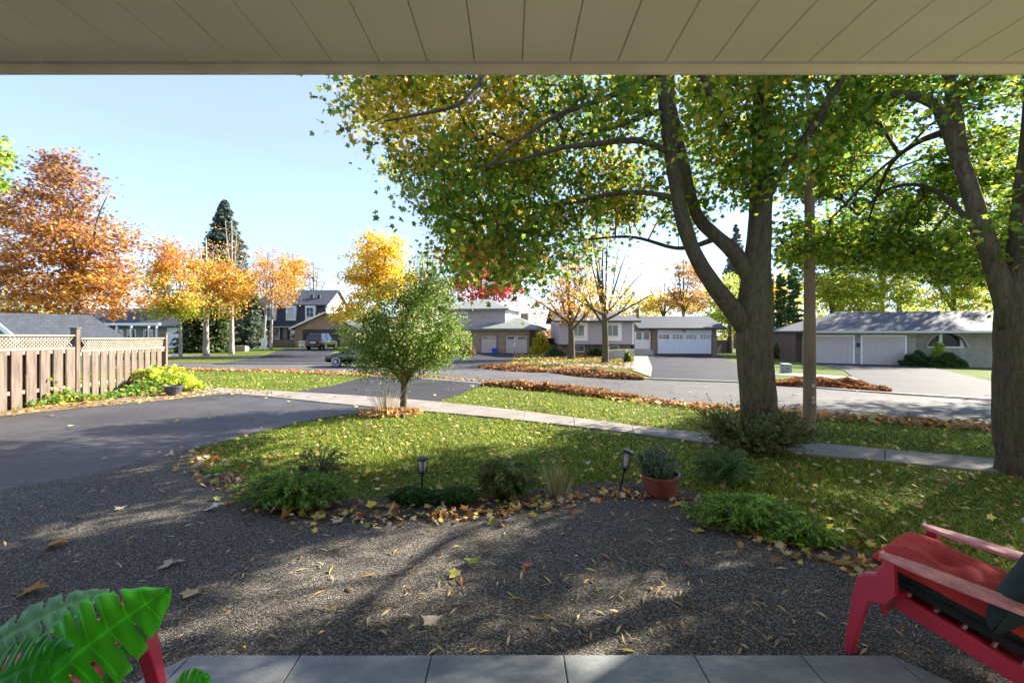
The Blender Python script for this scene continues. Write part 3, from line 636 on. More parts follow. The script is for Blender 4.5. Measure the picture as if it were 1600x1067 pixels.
class House:
    "a facade from pixel column pa at depth da to column pb at depth db; local x runs along it, y away from the street, z up"
    def __init__(s, name, label, pa, da, pb, db, cat='house', zb=None):
        s.A = Vector(((pa-CX)/F*da, da)); B = Vector(((pb-CX)/F*db, db)); s.L = (B-s.A).length
        s.c = (B-s.A).normalized(); s.n = Vector((-s.c.y, s.c.x)); mid = (s.A+B)/2
        s.zb = terr(mid.x, mid.y)+.03 if zb is None else zb
        s.r = root(name, (s.A.x, s.A.y, s.zb), label, cat, math.atan2(s.c.y, s.c.x))
    def u(s, px, y=0):
        k = (px-CX)/F; A = s.A+s.n*y; return (k*A.y-A.x)/(s.c.x-k*s.c.y)
    def z(s, py, u=0, y=0):
        d = (s.A+s.n*y).y+u*s.c.y; return CAMZ+(HY-py)/F*d-s.zb
    def part(s, name, mb, m, parent=None, bevel=0): return mb.build(name, M[m] if isinstance(m, str) else m, parent or s.r, bevel=bevel)
def wall_box(H, x0, x1, y0, y1, z0, z1, m, name='wall'): return H.part(name, MB().box(x0, x1, y0, y1, z0-.3, z1), m)
def gable_x(x0, x1, y0, y1, ze, zr, ov=.4, t=.16):
    "ridge along x"
    mb = MB(); ym = (y0+y1)/2; sl_ = (zr-ze)/(ym-y0); a = y0-ov; b = y1+ov; za = ze-ov*sl_
    mb.prism([(x0-ov, a, za), (x0-ov, ym, zr), (x0-ov, b, za), (x0-ov, b, za-t), (x0-ov, ym, zr-t), (x0-ov, a, za-t)],
             [(x1+ov, a, za), (x1+ov, ym, zr), (x1+ov, b, za), (x1+ov, b, za-t), (x1+ov, ym, zr-t), (x1+ov, a, za-t)])
    return mb
def gable_y(x0, x1, y0, y1, ze, zr, ov=.4, t=.16):
    mb = MB(); xm = (x0+x1)/2; sl_ = (zr-ze)/(xm-x0); a = x0-ov; b = x1+ov; za = ze-ov*sl_
    mb.prism([(a, y0-ov, za), (xm, y0-ov, zr), (b, y0-ov, za), (b, y0-ov, za-t), (xm, y0-ov, zr-t), (a, y0-ov, za-t)],
             [(a, y1+ov, za), (xm, y1+ov, zr), (b, y1+ov, za), (b, y1+ov, za-t), (xm, y1+ov, zr-t), (a, y1+ov, za-t)])
    return mb
def hip(x0, x1, y0, y1, ze, zr, rx0, rx1, ov=.4, t=.15):
    mb = MB(); ym = (y0+y1)/2; q = [(x0-ov, y0-ov), (x1+ov, y0-ov), (x1+ov, y1+ov), (x0-ov, y1+ov)]
    i = mb.pts([(*p, ze-t) for p in q]+[(*p, ze) for p in q]+[(rx0, ym, zr), (rx1, ym, zr)])
    mb.F += [tuple(i+k for k in f) for f in ((3, 2, 1, 0), (0, 1, 5, 4), (1, 2, 6, 5), (2, 3, 7, 6), (3, 0, 4, 7), (4, 5, 9, 8), (5, 6, 9), (6, 7, 8, 9), (7, 4, 8))]
    return mb
def gable_wall(x0, x1, y0, y1, ze, zr):
    xm = (x0+x1)/2; return MB().prism([(x0, y0, ze), (x1, y0, ze), (xm, y0, zr)], [(x0, y1, ze), (x1, y1, ze), (xm, y1, zr)])
def window(H, x0, x1, z0, z1, y=0, fr=.09, m='white', g='glass', cols=1, rows=1, mull=.04, parent=None):
    mb = MB(); yo = y-.05
    mb.box(x0-fr, x1+fr, yo, y+.01, z1, z1+fr).box(x0-fr, x1+fr, yo-.03, y+.01, z0-fr, z0).box(x0-fr, x0, yo, y+.01, z0, z1).box(x1, x1+fr, yo, y+.01, z0, z1)
    for c in range(1, cols): xx = x0+(x1-x0)*c/cols; mb.box(xx-mull/2, xx+mull/2, yo+.012, y+.006, z0, z1)
    for c in range(1, rows): zz = z0+(z1-z0)*c/rows; mb.box(x0, x1, yo+.015, y+.004, zz-mull/2, zz+mull/2)
    w_ = H.part('window', mb, m, parent); H.part('pane', MB().box(x0, x1, y-.02, y-.008, z0, z1), g, w_); return w_
def garage_door(H, x0, x1, z0, z1, m, y=0, rows=4, cols=4, fr=.1, frm='white', win=0, planks=0):
    g = MB().box(x0, x1, y-.03, y+.0, z0, z1)
    hz = (z1-z0)
    if planks:
        for i in range(planks):
            a = x0+(x1-x0)*i/planks; b = x0+(x1-x0)*(i+1)/planks; g.box(a+.012, b-.012, y-.05, y-.03, z0+.02, z1-hz*.30)
    else:
        for r_ in range(rows):
            for c in range(cols):
                a = x0+(x1-x0)*c/cols; b = x0+(x1-x0)*(c+1)/cols; lo = z0+hz*r_/rows; hi = z0+hz*(r_+1)/rows
                g.box(a+.05, b-.05, y-.045, y-.03, lo+.05, hi-.05)
    d = H.part('garage_door', g, m)
    f = MB().box(x0-fr, x0, y-.07, y, z0, z1+fr).box(x1, x1+fr, y-.07, y, z0, z1+fr).box(x0, x1, y-.07, y, z1, z1+fr)
    H.part('door_frame', f, frm, d)
    return d

# grey bungalow far left, behind the fence
H = House('bungalow', 'grey bungalow with porch posts and white garage door, half hidden beyond the wooden fence', 150, 52, 292, 50)
L = H.L; ze = H.z(505, 0); zr = H.z(482, 0, 4)
wall_box(H, -6, L, 0, 8, 0, ze, 'grey_wall')
H.part('roof', gable_x(-6, L, 0, 8, ze, zr, .7), 'roof')
for a, b in ((180, 192), (200, 212), (226, 238)): window(H, H.u(a), H.u(b), .5, 2.0, cols=2)
garage_door(H, H.u(263), H.u(283), 0, 2.15, 'garage_white')
for px in (172, 196, 218, 245, 257): H.part('post', MB().box(H.u(px)-.07, H.u(px)+.07, -1.0, -.86, -.3, ze-.1), 'white')
H.part('beam', MB().box(H.u(168), H.u(262), -1.05, -.8, ze-.25, ze-.02), 'white')

# two-storey house with dark mansard front
H = House('mansard_house', 'two storey house with dark shingled upper floor, white dormer windows and a tan brick garage', 400, 61, 508, 61)
L = H.L; D = 8.0; z1 = H.z(510); ze = H.z(474); zr = H.z(453, 0, D/2)
wall_box(H, 0, L, 0, D, 0, z1, 'brick_tan')
wall_box(H, 0.02, L-.02, .35, D, z1+.3, ze, 'white', 'upper_wall')
mb = MB(); mb.prism([(-.2, -.35, z1), (-.2, .3, ze), (-.2, .6, ze), (-.2, .6, z1)], [(L, -.35, z1), (L, .3, ze), (L, .6, ze), (L, .6, z1)])
H.part('mansard', mb, 'roof_dark')
rf = H.part('roof', gable_x(0, L, 0.2, D, ze, zr, .35), 'roof')
H.part('gable_wall', MB().prism([(L-.1, .4, ze), (L-.1, D-.2, ze), (L-.1, (D+.2)/2, zr-.2)], [(L+.02, .4, ze), (L+.02, D-.2, ze), (L+.02, (D+.2)/2, zr-.2)]), 'white')
for px in (477, 488): H.part('roof_vent', MB().box(H.u(px), H.u(px)+.35, 1.6, 1.9, ze+.8, ze+1.25), 'dark', rf)
for a, b in ((418, 430), (451, 461), (481, 491)):
    x0, x1 = H.u(a), H.u(b); za, zb = H.z(495), H.z(481)
    dm = H.part('dormer', MB().box(x0-.22, x1+.22, -.32, .6, za-.5, zb+.25), 'white'); window(H, x0, x1, za, zb, -.33, .06, 'white', 'glass2', 2, 2, parent=dm)
for a, b in ((426, 436), (455, 466)):
    x0, x1 = H.u(a), H.u(b); za, zb = H.z(529), H.z(512); window(H, x0, x1, za, zb, 0, .1, 'white', 'glass2', 1, 2)
    for q in (x0-.5, x1+.15): H.part('shutter', MB().box(q, q+.35, -.06, 0, za-.1, zb+.1), 'dark')
H.part('gutter', MB().box(-.3, L+.1, -.5, -.35, z1-.12, z1), 'gutter')
gx0, gx1 = L-1.9, L+5.6; gd = -4.5; gze = H.z(511, 0, gd); gzr = H.z(489, 0, gd)
wall_box(H, gx0, gx1, gd, -.36, 0, gze, 'brick_tan', 'garage_wall')
H.part('gable_wall', gable_wall(gx0, gx1, gd, -.4, gze, gzr-.1), 'brick_tan')
H.part('garage_roof', gable_y(gx0, gx1, gd, .3, gze, gzr+.05, .45), 'roof')
H.part('barge_board', MB().prism([(gx0-.5, gd-.5, gze-.35), ((gx0+gx1)/2, gd-.5, gzr-.1), ((gx0+gx1)/2, gd-.5, gzr+.1), (gx0-.5, gd-.5, gze-.1)],
     [(gx0-.5, gd-.46, gze-.35), ((gx0+gx1)/2, gd-.46, gzr-.1), ((gx0+gx1)/2, gd-.46, gzr+.1), (gx0-.5, gd-.46, gze-.1)]), 'white')
garage_door(H, gx0+1.0, gx0+5.6, 0, 2.1, 'dark', gd, frm='brick_tan')
H.part('porch_step', MB().box(1, gx0, -1.4, -.4, -.3, .15), 'concrete')

# split-level house in the centre
H = House('split_level_house', 'split level house with grey green hipped roofs and two taupe garage doors', 738, 44.6, 827, 43.4)
L = H.L; ze = H.z(514); zr = H.z(502, L/2, 2.5)
wall_box(H, 0, L, 0, 5.5, 0, ze, 'brick_tan'); 
H.part('roof', hip(0, L+.3, 0, 5.5, ze+.05, zr+.35, L-2.0, L-1.4, .6), 'roof_green')
for a, b in ((752, 777), (790.5, 825)):
    d = garage_door(H, H.u(a), H.u(b)-.06, 0, H.z(524.5), 'taupe', cols=6, frm='brick_red', fr=.05)
    x0, x1 = H.u(a), H.u(b)-.06; zt = H.z(524.5)
    for q in range(2): H.part('pane', MB().box(x0+(x1-x0)*(.06+.5*q), x0+(x1-x0)*(.44+.5*q), -.052, -.046, zt-.3, zt-.1), 'glass', d)
x1 = H.u(789, 1.2); x0 = x1-6.5; ze2 = H.z(482, x1, 1.2); zr2 = H.z(470, x1, 4.0)
wall_box(H, x0, x1, 1.2, 8.0, ze, ze2, 'siding', 'upper_wall')
H.part('sunlit_side', MB().box(x1, x1+.04, 1.25, 7.9, ze-.2, ze2-.05), 'white')  # white skin over the siding: the sunlit side put into its colour
H.part('upper_roof', hip(x0, x1, 1.2, 8.0, ze2, zr2+.25, x1-3.6, x1-2.6, .5), 'roof_green')
window(H, x0+1.0, x0+2.6, ze+.75, ze+1.6, 1.2, .08, 'white', 'glass', 2)
H.part('chimney', MB().box(x1+.6, x1+1.4, 6, 7, ze, H.z(490, 0, 6)), 'brick_red')

# mauve house with the white double garage
H = House('raised_bungalow', 'mauve sided raised bungalow with white double garage door and brown brick pillars', 874, 39.5, 990, 39.5)
L = H.L; zl = H.z(538); ze = H.z(499); zr = H.z(484, 0, 4.5)
wall_box(H, .15, L-.15, .45, 9, 0, zl+.05, 'brick_red', 'lower_wall')
wall_box(H, 0, L, 0, 9, zl+.3, ze, 'vert_siding')
H.part('trim', MB().box(-.03, L+.03, -.03, .2, zl-.1, zl), 'dark')
H.part('sunlit_edge', MB().box(L-.12, L+.04, -.03, .12, zl, ze), 'white')  # white strip standing in for the sunlit edge of the wall
H.part('roof', gable_x(0, L, 0, 9, ze, zr, .5), 'roof_dark')
for a, b in ((893, 912), (948, 965)):
    x0, x1 = H.u(a), H.u(b); za, zb = H.z(525), H.z(508)
    H.part('window_surround', MB().box(x0-.33, x1+.33, -.05, 0, za-.4, zb+.3), 'white'); window(H, x0, x1, za, zb, -.05, .06, 'white', 'glass', 2, 1)
for a, b in ((897, 912), (952, 966)): window(H, H.u(a, .45), H.u(b, .45), H.z(549, 0, .45), H.z(541, 0, .45), .45, .06, 'white', 'glass2', 1)
# entry and garage wing
gy = 2.9; x0 = H.u(990, gy); xa, xb = H.u(1019, gy), H.u(1120, gy); zt = H.z(511, 0, gy)
wall_box(H, x0, xb, gy+.35, gy+7, 0, zt, 'brick_red', 'garage_wall')
wall_box(H, xa, H.u(1027, gy), gy, gy+.35, 0, zt, 'brick_red', 'pillar'); wall_box(H, H.u(1113, gy), xb, gy, gy+.35, 0, zt, 'brick_red', 'pillar')
H.part('fascia', MB().box(H.u(1027, gy), H.u(1113, gy), gy+.08, gy+.35, H.z(522, 0, gy), zt), 'white')
gx0, gx1 = H.u(1027.3, gy), H.u(1112.5, gy); gz0, gz1 = .0, H.z(521, 0, gy)
d = garage_door(H, gx0+.02, gx1-.02, gz0, gz1, 'garage_white', gy+.12, planks=24, fr=.0)
for q in range(4):
    wa = gx0+(gx1-gx0)*(q+.13)/4; wb = gx0+(gx1-gx0)*(q+.89)/4; za, zb = gz1-.50, gz1-.14
    w_ = H.part('window', MB().box(wa-.03, wb+.03, gy+.07, gy+.09, za-.03, zb+.03), 'garage_white', d)
    for c in range(3):
        for r_ in range(2):
            a = wa+(wb-wa)*c/3+.03; b = wa+(wb-wa)*(c+1)/3-.03; lo = za+(zb-za)*r_/2+.02; hi = za+(zb-za)*(r_+1)/2-.02
            pn_ = MB().box(a, b, gy+.062, gy+.07, lo, hi) if (c+r_) == 0 else pn_.box(a, b, gy+.062, gy+.07, lo, hi)
    H.part('pane', pn_, 'glass', d)
H.part('garage_roof', gable_x(H.u(1003, gy), xb+.25, gy-.1, gy+7, zt+.05, H.z(494, 0, gy+3.4), .45), 'roof')
dx0, dx1 = H.u(993, gy), H.u(1018, gy)
dd = H.part('door', MB().box(dx0, dx1, gy+.28, gy+.35, .42, H.z(518, 0, gy)), 'white')
for q in range(2):
    a = dx0+(dx1-dx0)*(.1+.47*q); b = a+(dx1-dx0)*.33
    H.part('pane', MB().box(a, b, gy+.26, gy+.28, 1.3, 2.15), 'glass', dd)
H.part('porch_step', MB().box(x0, dx1+.1, gy-.3, gy+.3, -.2, .2).box(x0, dx1+.1, gy+0.0, gy+.3, .2, .4), 'stone')
H.part('chimney', MB().box(H.u(1001, 3), H.u(1008, 3), 5, 5.8, zt-.5, H.z(482, 0, 5)), 'brick_red')
H.part('house_number', MB().box(H.u(1067, gy), H.u(1068.2, gy), gy+.05, gy+.07, gz1+.12, gz1+.3).box(H.u(1069.5, gy), H.u(1071.2, gy), gy+.05, gy+.07, gz1+.12, gz1+.3), 'dark')

# ranch house on the right
gA, gB = G(1272, 564), G(1556, 572)
H = House('ranch_house', 'long grey brick ranch house with two taupe garage doors and an arched window', 1272, 34.5, 1556, 32.0, zb=G(1400, 567).z)
L = H.L+5; ze = H.z(517, H.L*.6); D = 8
zg = lambda u: 0.0
H.zb2 = 0
xm = H.u(1431)
aw = (H.u(1456), H.u(1519)); ac = sum(aw)/2; ar = (aw[1]-aw[0])/2; az = H.z(544, ac); atop = H.z(521, ac)
def arch(t): return az+(atop-az)*math.sqrt(max(0, 1-t*t))
gd1 = (H.u(1275), H.u(1332)); gd2 = (H.u(1347), H.u(1413))
wall_box(H, -.3, xm, 0, D, 0, ze, 'brick_grey')
wall_box(H, xm, aw[0], .5, D, 0, ze, 'brick_grey', 'side_brickwork'); wall_box(H, aw[1], L, .5, D, 0, ze, 'brick_grey', 'side_brickwork')
wall_box(H, aw[0], aw[1], .5, D, 0, az-.0, 'brick_grey', 'sill_brickwork')
n = 16; mb = MB()
for i in range(n):
    t0 = -1+2*i/n; t1 = -1+2*(i+1)/n; a = ac+ar*t0; b = ac+ar*t1
    mb.hexa([(a, .5, arch(t0)), (b, .5, arch(t1)), (b, .9, arch(t1)), (a, .9, arch(t0)), (a, .5, ze), (b, .5, ze), (b, .9, ze), (a, .9, ze)])
H.part('arch_brickwork', mb, 'brick_grey')
mb = MB()
for i in range(n):
    t0 = math.pi*i/n; t1 = math.pi*(i+1)/n; o_ = .12
    f = lambda t, e: (ac-math.cos(t)*(ar+e), az+(atop-az+e)*math.sin(t))
    p = [f(t0, 0), f(t1, 0), f(t1, o_), f(t0, o_)]; mb.prism([(q[0], .44, q[1]) for q in p], [(q[0], .499, q[1]) for q in p])
H.part('arch_trim', mb, 'stone')
wn = H.part('window', MB().box(ac-.35, ac-.15, .7, .82, az, atop-.02).box(ac+.95, ac+1.13, .7, .82, az, atop-.25).box(aw[0], aw[1], .62, .9, az, az+.1), 'white')
H.part('pane', MB().box(aw[0], aw[1], .84, .89, az, atop), plain('dim_glass', (.02, .025, .03), .15, .1, bs=0, spec=.25), wn)

for g_ in (gd1, gd2): garage_door(H, g_[0], g_[1], 0.02, H.z(526, g_[0]), 'taupe', 0, rows=5, cols=6, fr=.12)
H.part('panel_band', MB().box(gd1[0]-.12, gd2[1]+.3, -.03, 0, H.z(526, 2)+.14, ze), plain('tan_panelling', (.33, .25, .15), .8, .15, 12))
H.part('roof', hip(-.3, L, 0, D, ze, H.z(487, H.L*.6, D/2), 3.2, L+1, .6), 'roof')
H.part('gutter', MB().box(-.9, L+.6, -.74, -.61, ze-.14, ze-.01), 'gutter')
wall_box(H, H.u(1243, 1.5), -.31, 1.5, D-.5, 0, ze-.15, 'darkwood', 'side_wing')
H.part('downpipe', MB().tube([(-.33, -.08, ze-.2), (-.33, -.08, 0)], .05, 6), 'gutter')
H.part('wall_lamp', MB().box(H.u(1340)-.05, H.u(1340)+.1, -.12, 0, 1.4, 1.7), 'dark')
RH = H

# neighbour's garage roof just over the fence
mb = MB(); base = Vector((-20.5, 20.5, terr(-20.5, 20.5)))
a, b, c, d_ = Vector((-22.6, 19.8, 2.52)), Vector((-21.0, 23.0, 2.52)), Vector((-18.1, 21.6, 1.40)), Vector((-19.7, 18.4, 1.40))
e, f = a+Vector((-2.9, 1.4, -1.1)), b+Vector((-2.9, 1.4, -1.1)); t_ = Vector((0, 0, .12))
sr = root('shed', base, 'garden shed with blue grey shingle roof showing over the fence', 'shed')
mb = MB(base); mb.prism([a, b, c, d_], [p-t_ for p in (a, b, c, d_)]); mb.prism([a, e, f, b], [p-t_ for p in (a, e, f, b)]); mb.build('roof', M['roof'], sr)
mb = MB(base); ins = lambda p, k: Vector((p.x, p.y, k)); z0 = terr(-20, 20)-.2
i1, i2, i3, i4 = d_.lerp(e, .04), d_.lerp(e, .96), c.lerp(f, .96), c.lerp(f, .04); i1, i4 = i1.lerp(i4, .08), i4.lerp(i1, .08); i2, i3 = i2.lerp(i3, .08), i3.lerp(i2, .08)
mb.hexa([ins(p, z0) for p in (i1, i4, i3, i2)]+[ins(p, 1.30) for p in (i1, i4, i3, i2)]); mb.build('wall', plain('dark_green_boards', (.06, .07, .05), .7), sr)
mb = MB(base); g1, g2 = a.lerp(b, .09), a.lerp(b, .13)
mb.prism([g1-t_, i1.lerp(i1, 0)+Vector((0, 0, 0)), i2], [g2-t_, i1+Vector((.05, .1, 0)), i2+Vector((.05, .1, 0))]); mb.build('gable', plain('green_gable_boards', (.07, .08, .06), .7), sr)
mb = MB(base); up_ = Vector((0, 0, .03)); o_ = (a-b).normalized()*.05
mb.prism([a+o_+up_, d_+o_+up_, d_+o_-t_*1.6, a+o_-t_*1.6], [a+up_, d_+up_, d_-t_*1.6, a-t_*1.6]); mb.build('barge_board', M['white'], sr)

# ---------------------------------------------------------------- fences
M['fence'] = plain('weathered_fence_board', (.135, .10, .078), .85, .5, 5, .5, .004, bsc=30, stretch=(3, 3, .35))
M['fence_pale'] = plain('sunbleached_rail', (.26, .215, .17), .8, .2, 6, .3, .003)
def fence(name, label, A, B, top, posts=(), board=.235, gap=.085, lattice=True, mat='fence', rail='fence_pale', thick=.02):
    A, B = Vector(A), Vector(B); Lf = (B-A).length; r = root(name, A, label, 'fence', math.atan2((B-A).y, (B-A).x)); s = (terr(B.x, B.y)-terr(A.x, A.y))/Lf
    g = lambda x: s*x
    lat = .30 if lattice else 0
    bt = top-lat-.07
    f = MB(); x = .06
    while x < Lf-board:
        h_ = random.uniform(-.01, .01); f.box(x, x+board, -.05, -.05+thick, g(x)+.02, g(x)+bt+h_); x += board+gap
    f.build('front_boards', M[mat], r, bevel=.004, seg=1)
    if gap > 0:
        f = MB(); x = .06-(board+gap)/2
        while x < Lf-board:
            if x > 0: f.box(x, x+board, .045, .065, g(x)+.02, g(x)+bt)
            x += board+gap
        f.build('back_boards', M['fence_dark'], r)
    f = MB()
    for zz in (.35, bt-.08): f.hexa([(0, -.028, g(0)+zz), (Lf, -.028, g(Lf)+zz), (Lf, .044, g(Lf)+zz), (0, .044, g(0)+zz), (0, -.028, g(0)+zz+.08), (Lf, -.028, g(Lf)+zz+.08), (Lf, .044, g(Lf)+zz+.08), (0, .044, g(0)+zz+.08)])
    f.build('rails', M[rail], r)
    if lattice:
        f = MB()
        for z0_, z1_ in ((bt+.012, bt+.06), (top-.04, top)): f.hexa([(0, -.05, g(0)+z0_), (Lf, -.05, g(Lf)+z0_), (Lf, .05, g(Lf)+z0_), (0, .05, g(0)+z0_), (0, -.05, g(0)+z1_), (Lf, -.05, g(Lf)+z1_), (Lf, .05, g(Lf)+z1_), (0, .05, g(0)+z1_)])
        f.build('cap_rail', M[rail], r)
        f = MB(); z0_, z1_ = bt+.06, top-.04; h_ = z1_-z0_; x = -h_
        while x < Lf:
            for sg, yy in ((1, -.012), (-1, .0)):
                xa, xb = (x, x+h_) if sg > 0 else (x+h_, x)
                if min(xa, xb) >= 0 and max(xa, xb) <= Lf:
                    w_ = .017; f.prism([(xa-w_, yy, g(xa)+z0_), (xa+w_, yy, g(xa)+z0_), (xb+w_, yy, g(xa)+z1_), (xb-w_, yy, g(xa)+z1_)], [(xa-w_, yy+.01, g(xa)+z0_), (xa+w_, yy+.01, g(xa)+z0_), (xb+w_, yy+.01, g(xa)+z1_), (xb-w_, yy+.01, g(xa)+z1_)])
            x += .085
        f.build('lattice', M['fence_pale'], r)
    for xp, ht in posts:
        p = MB().box(xp-.055, xp+.055, -.075, .085, g(xp)-.1, g(xp)+ht).build('post', M['fence'], r, bevel=.006, seg=1)
        MB().box(xp-.075, xp+.075, -.095, .105, g(xp)+ht, g(xp)+ht+.03).build('post_cap', M['fence'], p, bevel=.008, seg=1)
    return r
M['fence_dark'] = plain('red_brown_back_board', (.22, .13, .10), .9, .3, 6, stretch=(3, 3, .4))  # redder brown than the front boards
fA, fB, fC = G(-260, 697), G(118, 627), G(257, 602)
fA = Vector((-10.85, 5.2, terr(-10.85, 5.2)))
dirv = (fB-fA).normalized()
fence('board_fence', 'near section of weathered brown board fence with lattice top beside the driveway', fA, fB, 1.68, posts=[((fA-fB).length, 1.83), ((fA-fB).length-2.4, 1.78), ((fA-fB).length-4.8, 1.78)])
fence('board_fence', 'lower far section of weathered board fence ending at the yellow green bush', fB+dirv*.1, fC, 1.60, posts=[((fC-fB).length-.1, 1.72)])
fence('board_fence', 'dark wooden fence between the yellow shrub and the mauve house', G(846, 553), G(873, 553)+Vector((0, 3, 0)), 1.5, lattice=False, gap=0.01, mat='darkwood', rail='darkwood')
fence('board_fence', 'dark wooden fence right of the white double garage', G(1121, 554)+Vector((0, 2, 0)), G(1160, 552)+Vector((0, 2, 0)), 1.5, lattice=False, gap=0.01, mat='darkwood', rail='darkwood')
fence('board_fence', 'dark wooden fence below the cedars left of the ranch house', G(1200, 558)+Vector((0, 4, 0)), G(1246, 560)+Vector((0, 1, 0)), 1.5, lattice=False, gap=0.01, mat='darkwood', rail='darkwood')
fence('board_fence', 'dark wooden fence behind the birch trees left of the two storey house', G(296, 543), G(402, 540), 1.7, lattice=False, gap=0.01, mat='darkwood', rail='darkwood')

# ---------------------------------------------------------------- cars
def car(label, loc, rz, sc, c, suv=True):
    r = root('parked_car', loc, label, 'car', rz); r.scale = (sc,)*3
    pm, t, b = nm('car_paint'); b.inputs['Base Color'].default_value = (*c, 1); b.inputs['Metallic'].default_value = .6; b.inputs['Roughness'].default_value = .25; b.inputs['Coat Weight'].default_value = 1
    tyre = plain('tyre_rubber', (.02, .02, .02), .8); rim = plain('alloy_rim', (.55, .55, .56), .3, .05, metal=.8)
    # stations along the length (x forward): x, bottom, shoulder z, half width
    H_ = 1.68 if suv else 1.52; sh = 1.02 if suv else .97
    st = [(-2.28, .45, .62, .70), (-2.25, .34, sh-.08, .84), (-2.05, .28, sh, .91), (-1.3, .27, sh+.01, .93), (0, .27, sh, .93), (1.0, .27, sh-.02, .93), (1.7, .28, sh-.12, .91), (2.1, .30, sh-.24, .85), (2.27, .36, .62, .72)]
    rings = []
    for x, z0, z1, w_ in st:
        zm = z0+(z1-z0)*.45
        rings.append([(x, -w_*.9, z0), (x, -w_, zm), (x, -w_*.97, z1-.1), (x, -w_*.86, z1), (x, w_*.86, z1), (x, w_*.97, z1-.1), (x, w_, zm), (x, w_*.9, z0)])
    mb = MB(); ids = [mb.pts(q) for q in rings]
    for a, b_ in zip(ids, ids[1:]):
        for k in range(8): mb.F.append((a+k, a+(k+1) % 8, b_+(k+1) % 8, b_+k))
    mb.F.append(tuple(ids[0]+k for k in range(8))); mb.F.append(tuple(ids[-1]+k for k in reversed(range(8))))
    body = mb.build('body', pm, r, smooth=True, bevel=.03); 
    xr0, xr1, xf0, xf1 = (-2.15, -1.75, .35, 1.15) if suv else (-1.75, -.95, .25, 1.15)
    def cab(g0, g1, wi, m, name):
        z0, z1 = sh-.03, H_
        L0 = lambda z, xa, xb: xa+(xb-xa)*(z-z0)/(z1-z0)
        w0, w1 = .82-wi, .62-wi
        mb = MB(); mb.hexa([(xr0+g0, -w0, z0), (xf1-g0, -w0, z0), (xf1-g0, w0, z0), (xr0+g0, w0, z0), (xr1+g1, -w1, z1), (xf0-g1, -w1, z1), (xf0-g1, w1, z1), (xr1+g1, w1, z1)])
        return mb
    gl = cab(0, 0, 0, None, '').build('windows', M['glass'], r, bevel=.06)
    MB().hexa([(xr1-.08, -.67, H_-.05), (xf0+.06, -.67, H_-.05), (xf0+.06, .67, H_-.05), (xr1-.08, .67, H_-.05), (xr1+.02, -.6, H_+.03), (xf0-.06, -.6, H_+.03), (xf0-.06, .6, H_+.03), (xr1+.02, .6, H_+.03)]).build('roof', pm, r, bevel=.03)
    for sd in (-1, 1):
        for xa, xb in ((xr0+.02, xr1), (-.55, -.50), (xf1-.02, xf0+.02)):
            MB().tube([(xa, sd*.825, sh-.04), (xb, sd*.635, H_-.02)], .035, 6).build('pillar', pm, r)
        MB().box(.85, 1.0, sd*.93-.09, sd*.93+.09, sh+.02, sh+.16).build('mirror', pm, r, bevel=.03)
        MB().box(-2.29, -2.1, sd*.74-.13, sd*.74+.13, sh-.22, sh-.06).build('tail_light', M['red_lens'], r, bevel=.02)
        MB().box(2.08, 2.24, sd*.66-.15, sd*.66+.15, .60, .72).build('headlight', M['glass2'], r, bevel=.02)
        for xx in (-1.38, 1.42):
            w_ = MB().lathe([(.10, -.11), (.30, -.11), (.345, -.08), (.345, .08), (.30, .11), (.10, .11)], n=24)
            o = w_.build('wheel', tyre, r, smooth=True); o.location = (xx, sd*.84, .345); o.rotation_euler = (R(90), 0, 0)
            q = MB()
            for k in range(10):
                an = 2*math.pi*k/10; q.tube([(.04*math.cos(an), .04*math.sin(an), -sd*.10), (.25*math.cos(an), .25*math.sin(an), -sd*.115)], .02, 5)
            q.lathe([(.0, -sd*.13), (.06, -sd*.125), (.06, -sd*.09)], n=12); q.lathe([(.25, -sd*.118), (.285, -sd*.118), (.285, -sd*.09), (.25, -sd*.09), (.25, -sd*.118)], n=24)
            q.build('rim', rim, o)
    MB().box(-2.31, -2.27, -.26, .26, sh-.28, sh-.15).build('number_plate', M['white'], r)
    MB().box(-2.33, -2.1, -.78, .78, .38, .52).build('bumper', pm, r, bevel=.04)
    return r
M['red_lens'] = plain('red_lens', (.6, .02, .02), .2, .05, spec=.8)
car('dark suv parked on the far driveway with its tail lights toward the street', Vector((-20.4, 49.5, terr(-20.4, 49.5)+.035)), R(90), 1.0, (.03, .035, .045))
g = G(503, 571.5); car('black car parked at the far kerb, mostly hidden behind the round tree', g+Vector((2.45, -.4, .01)), R(176), .84, (.012, .013, .016), suv=False)
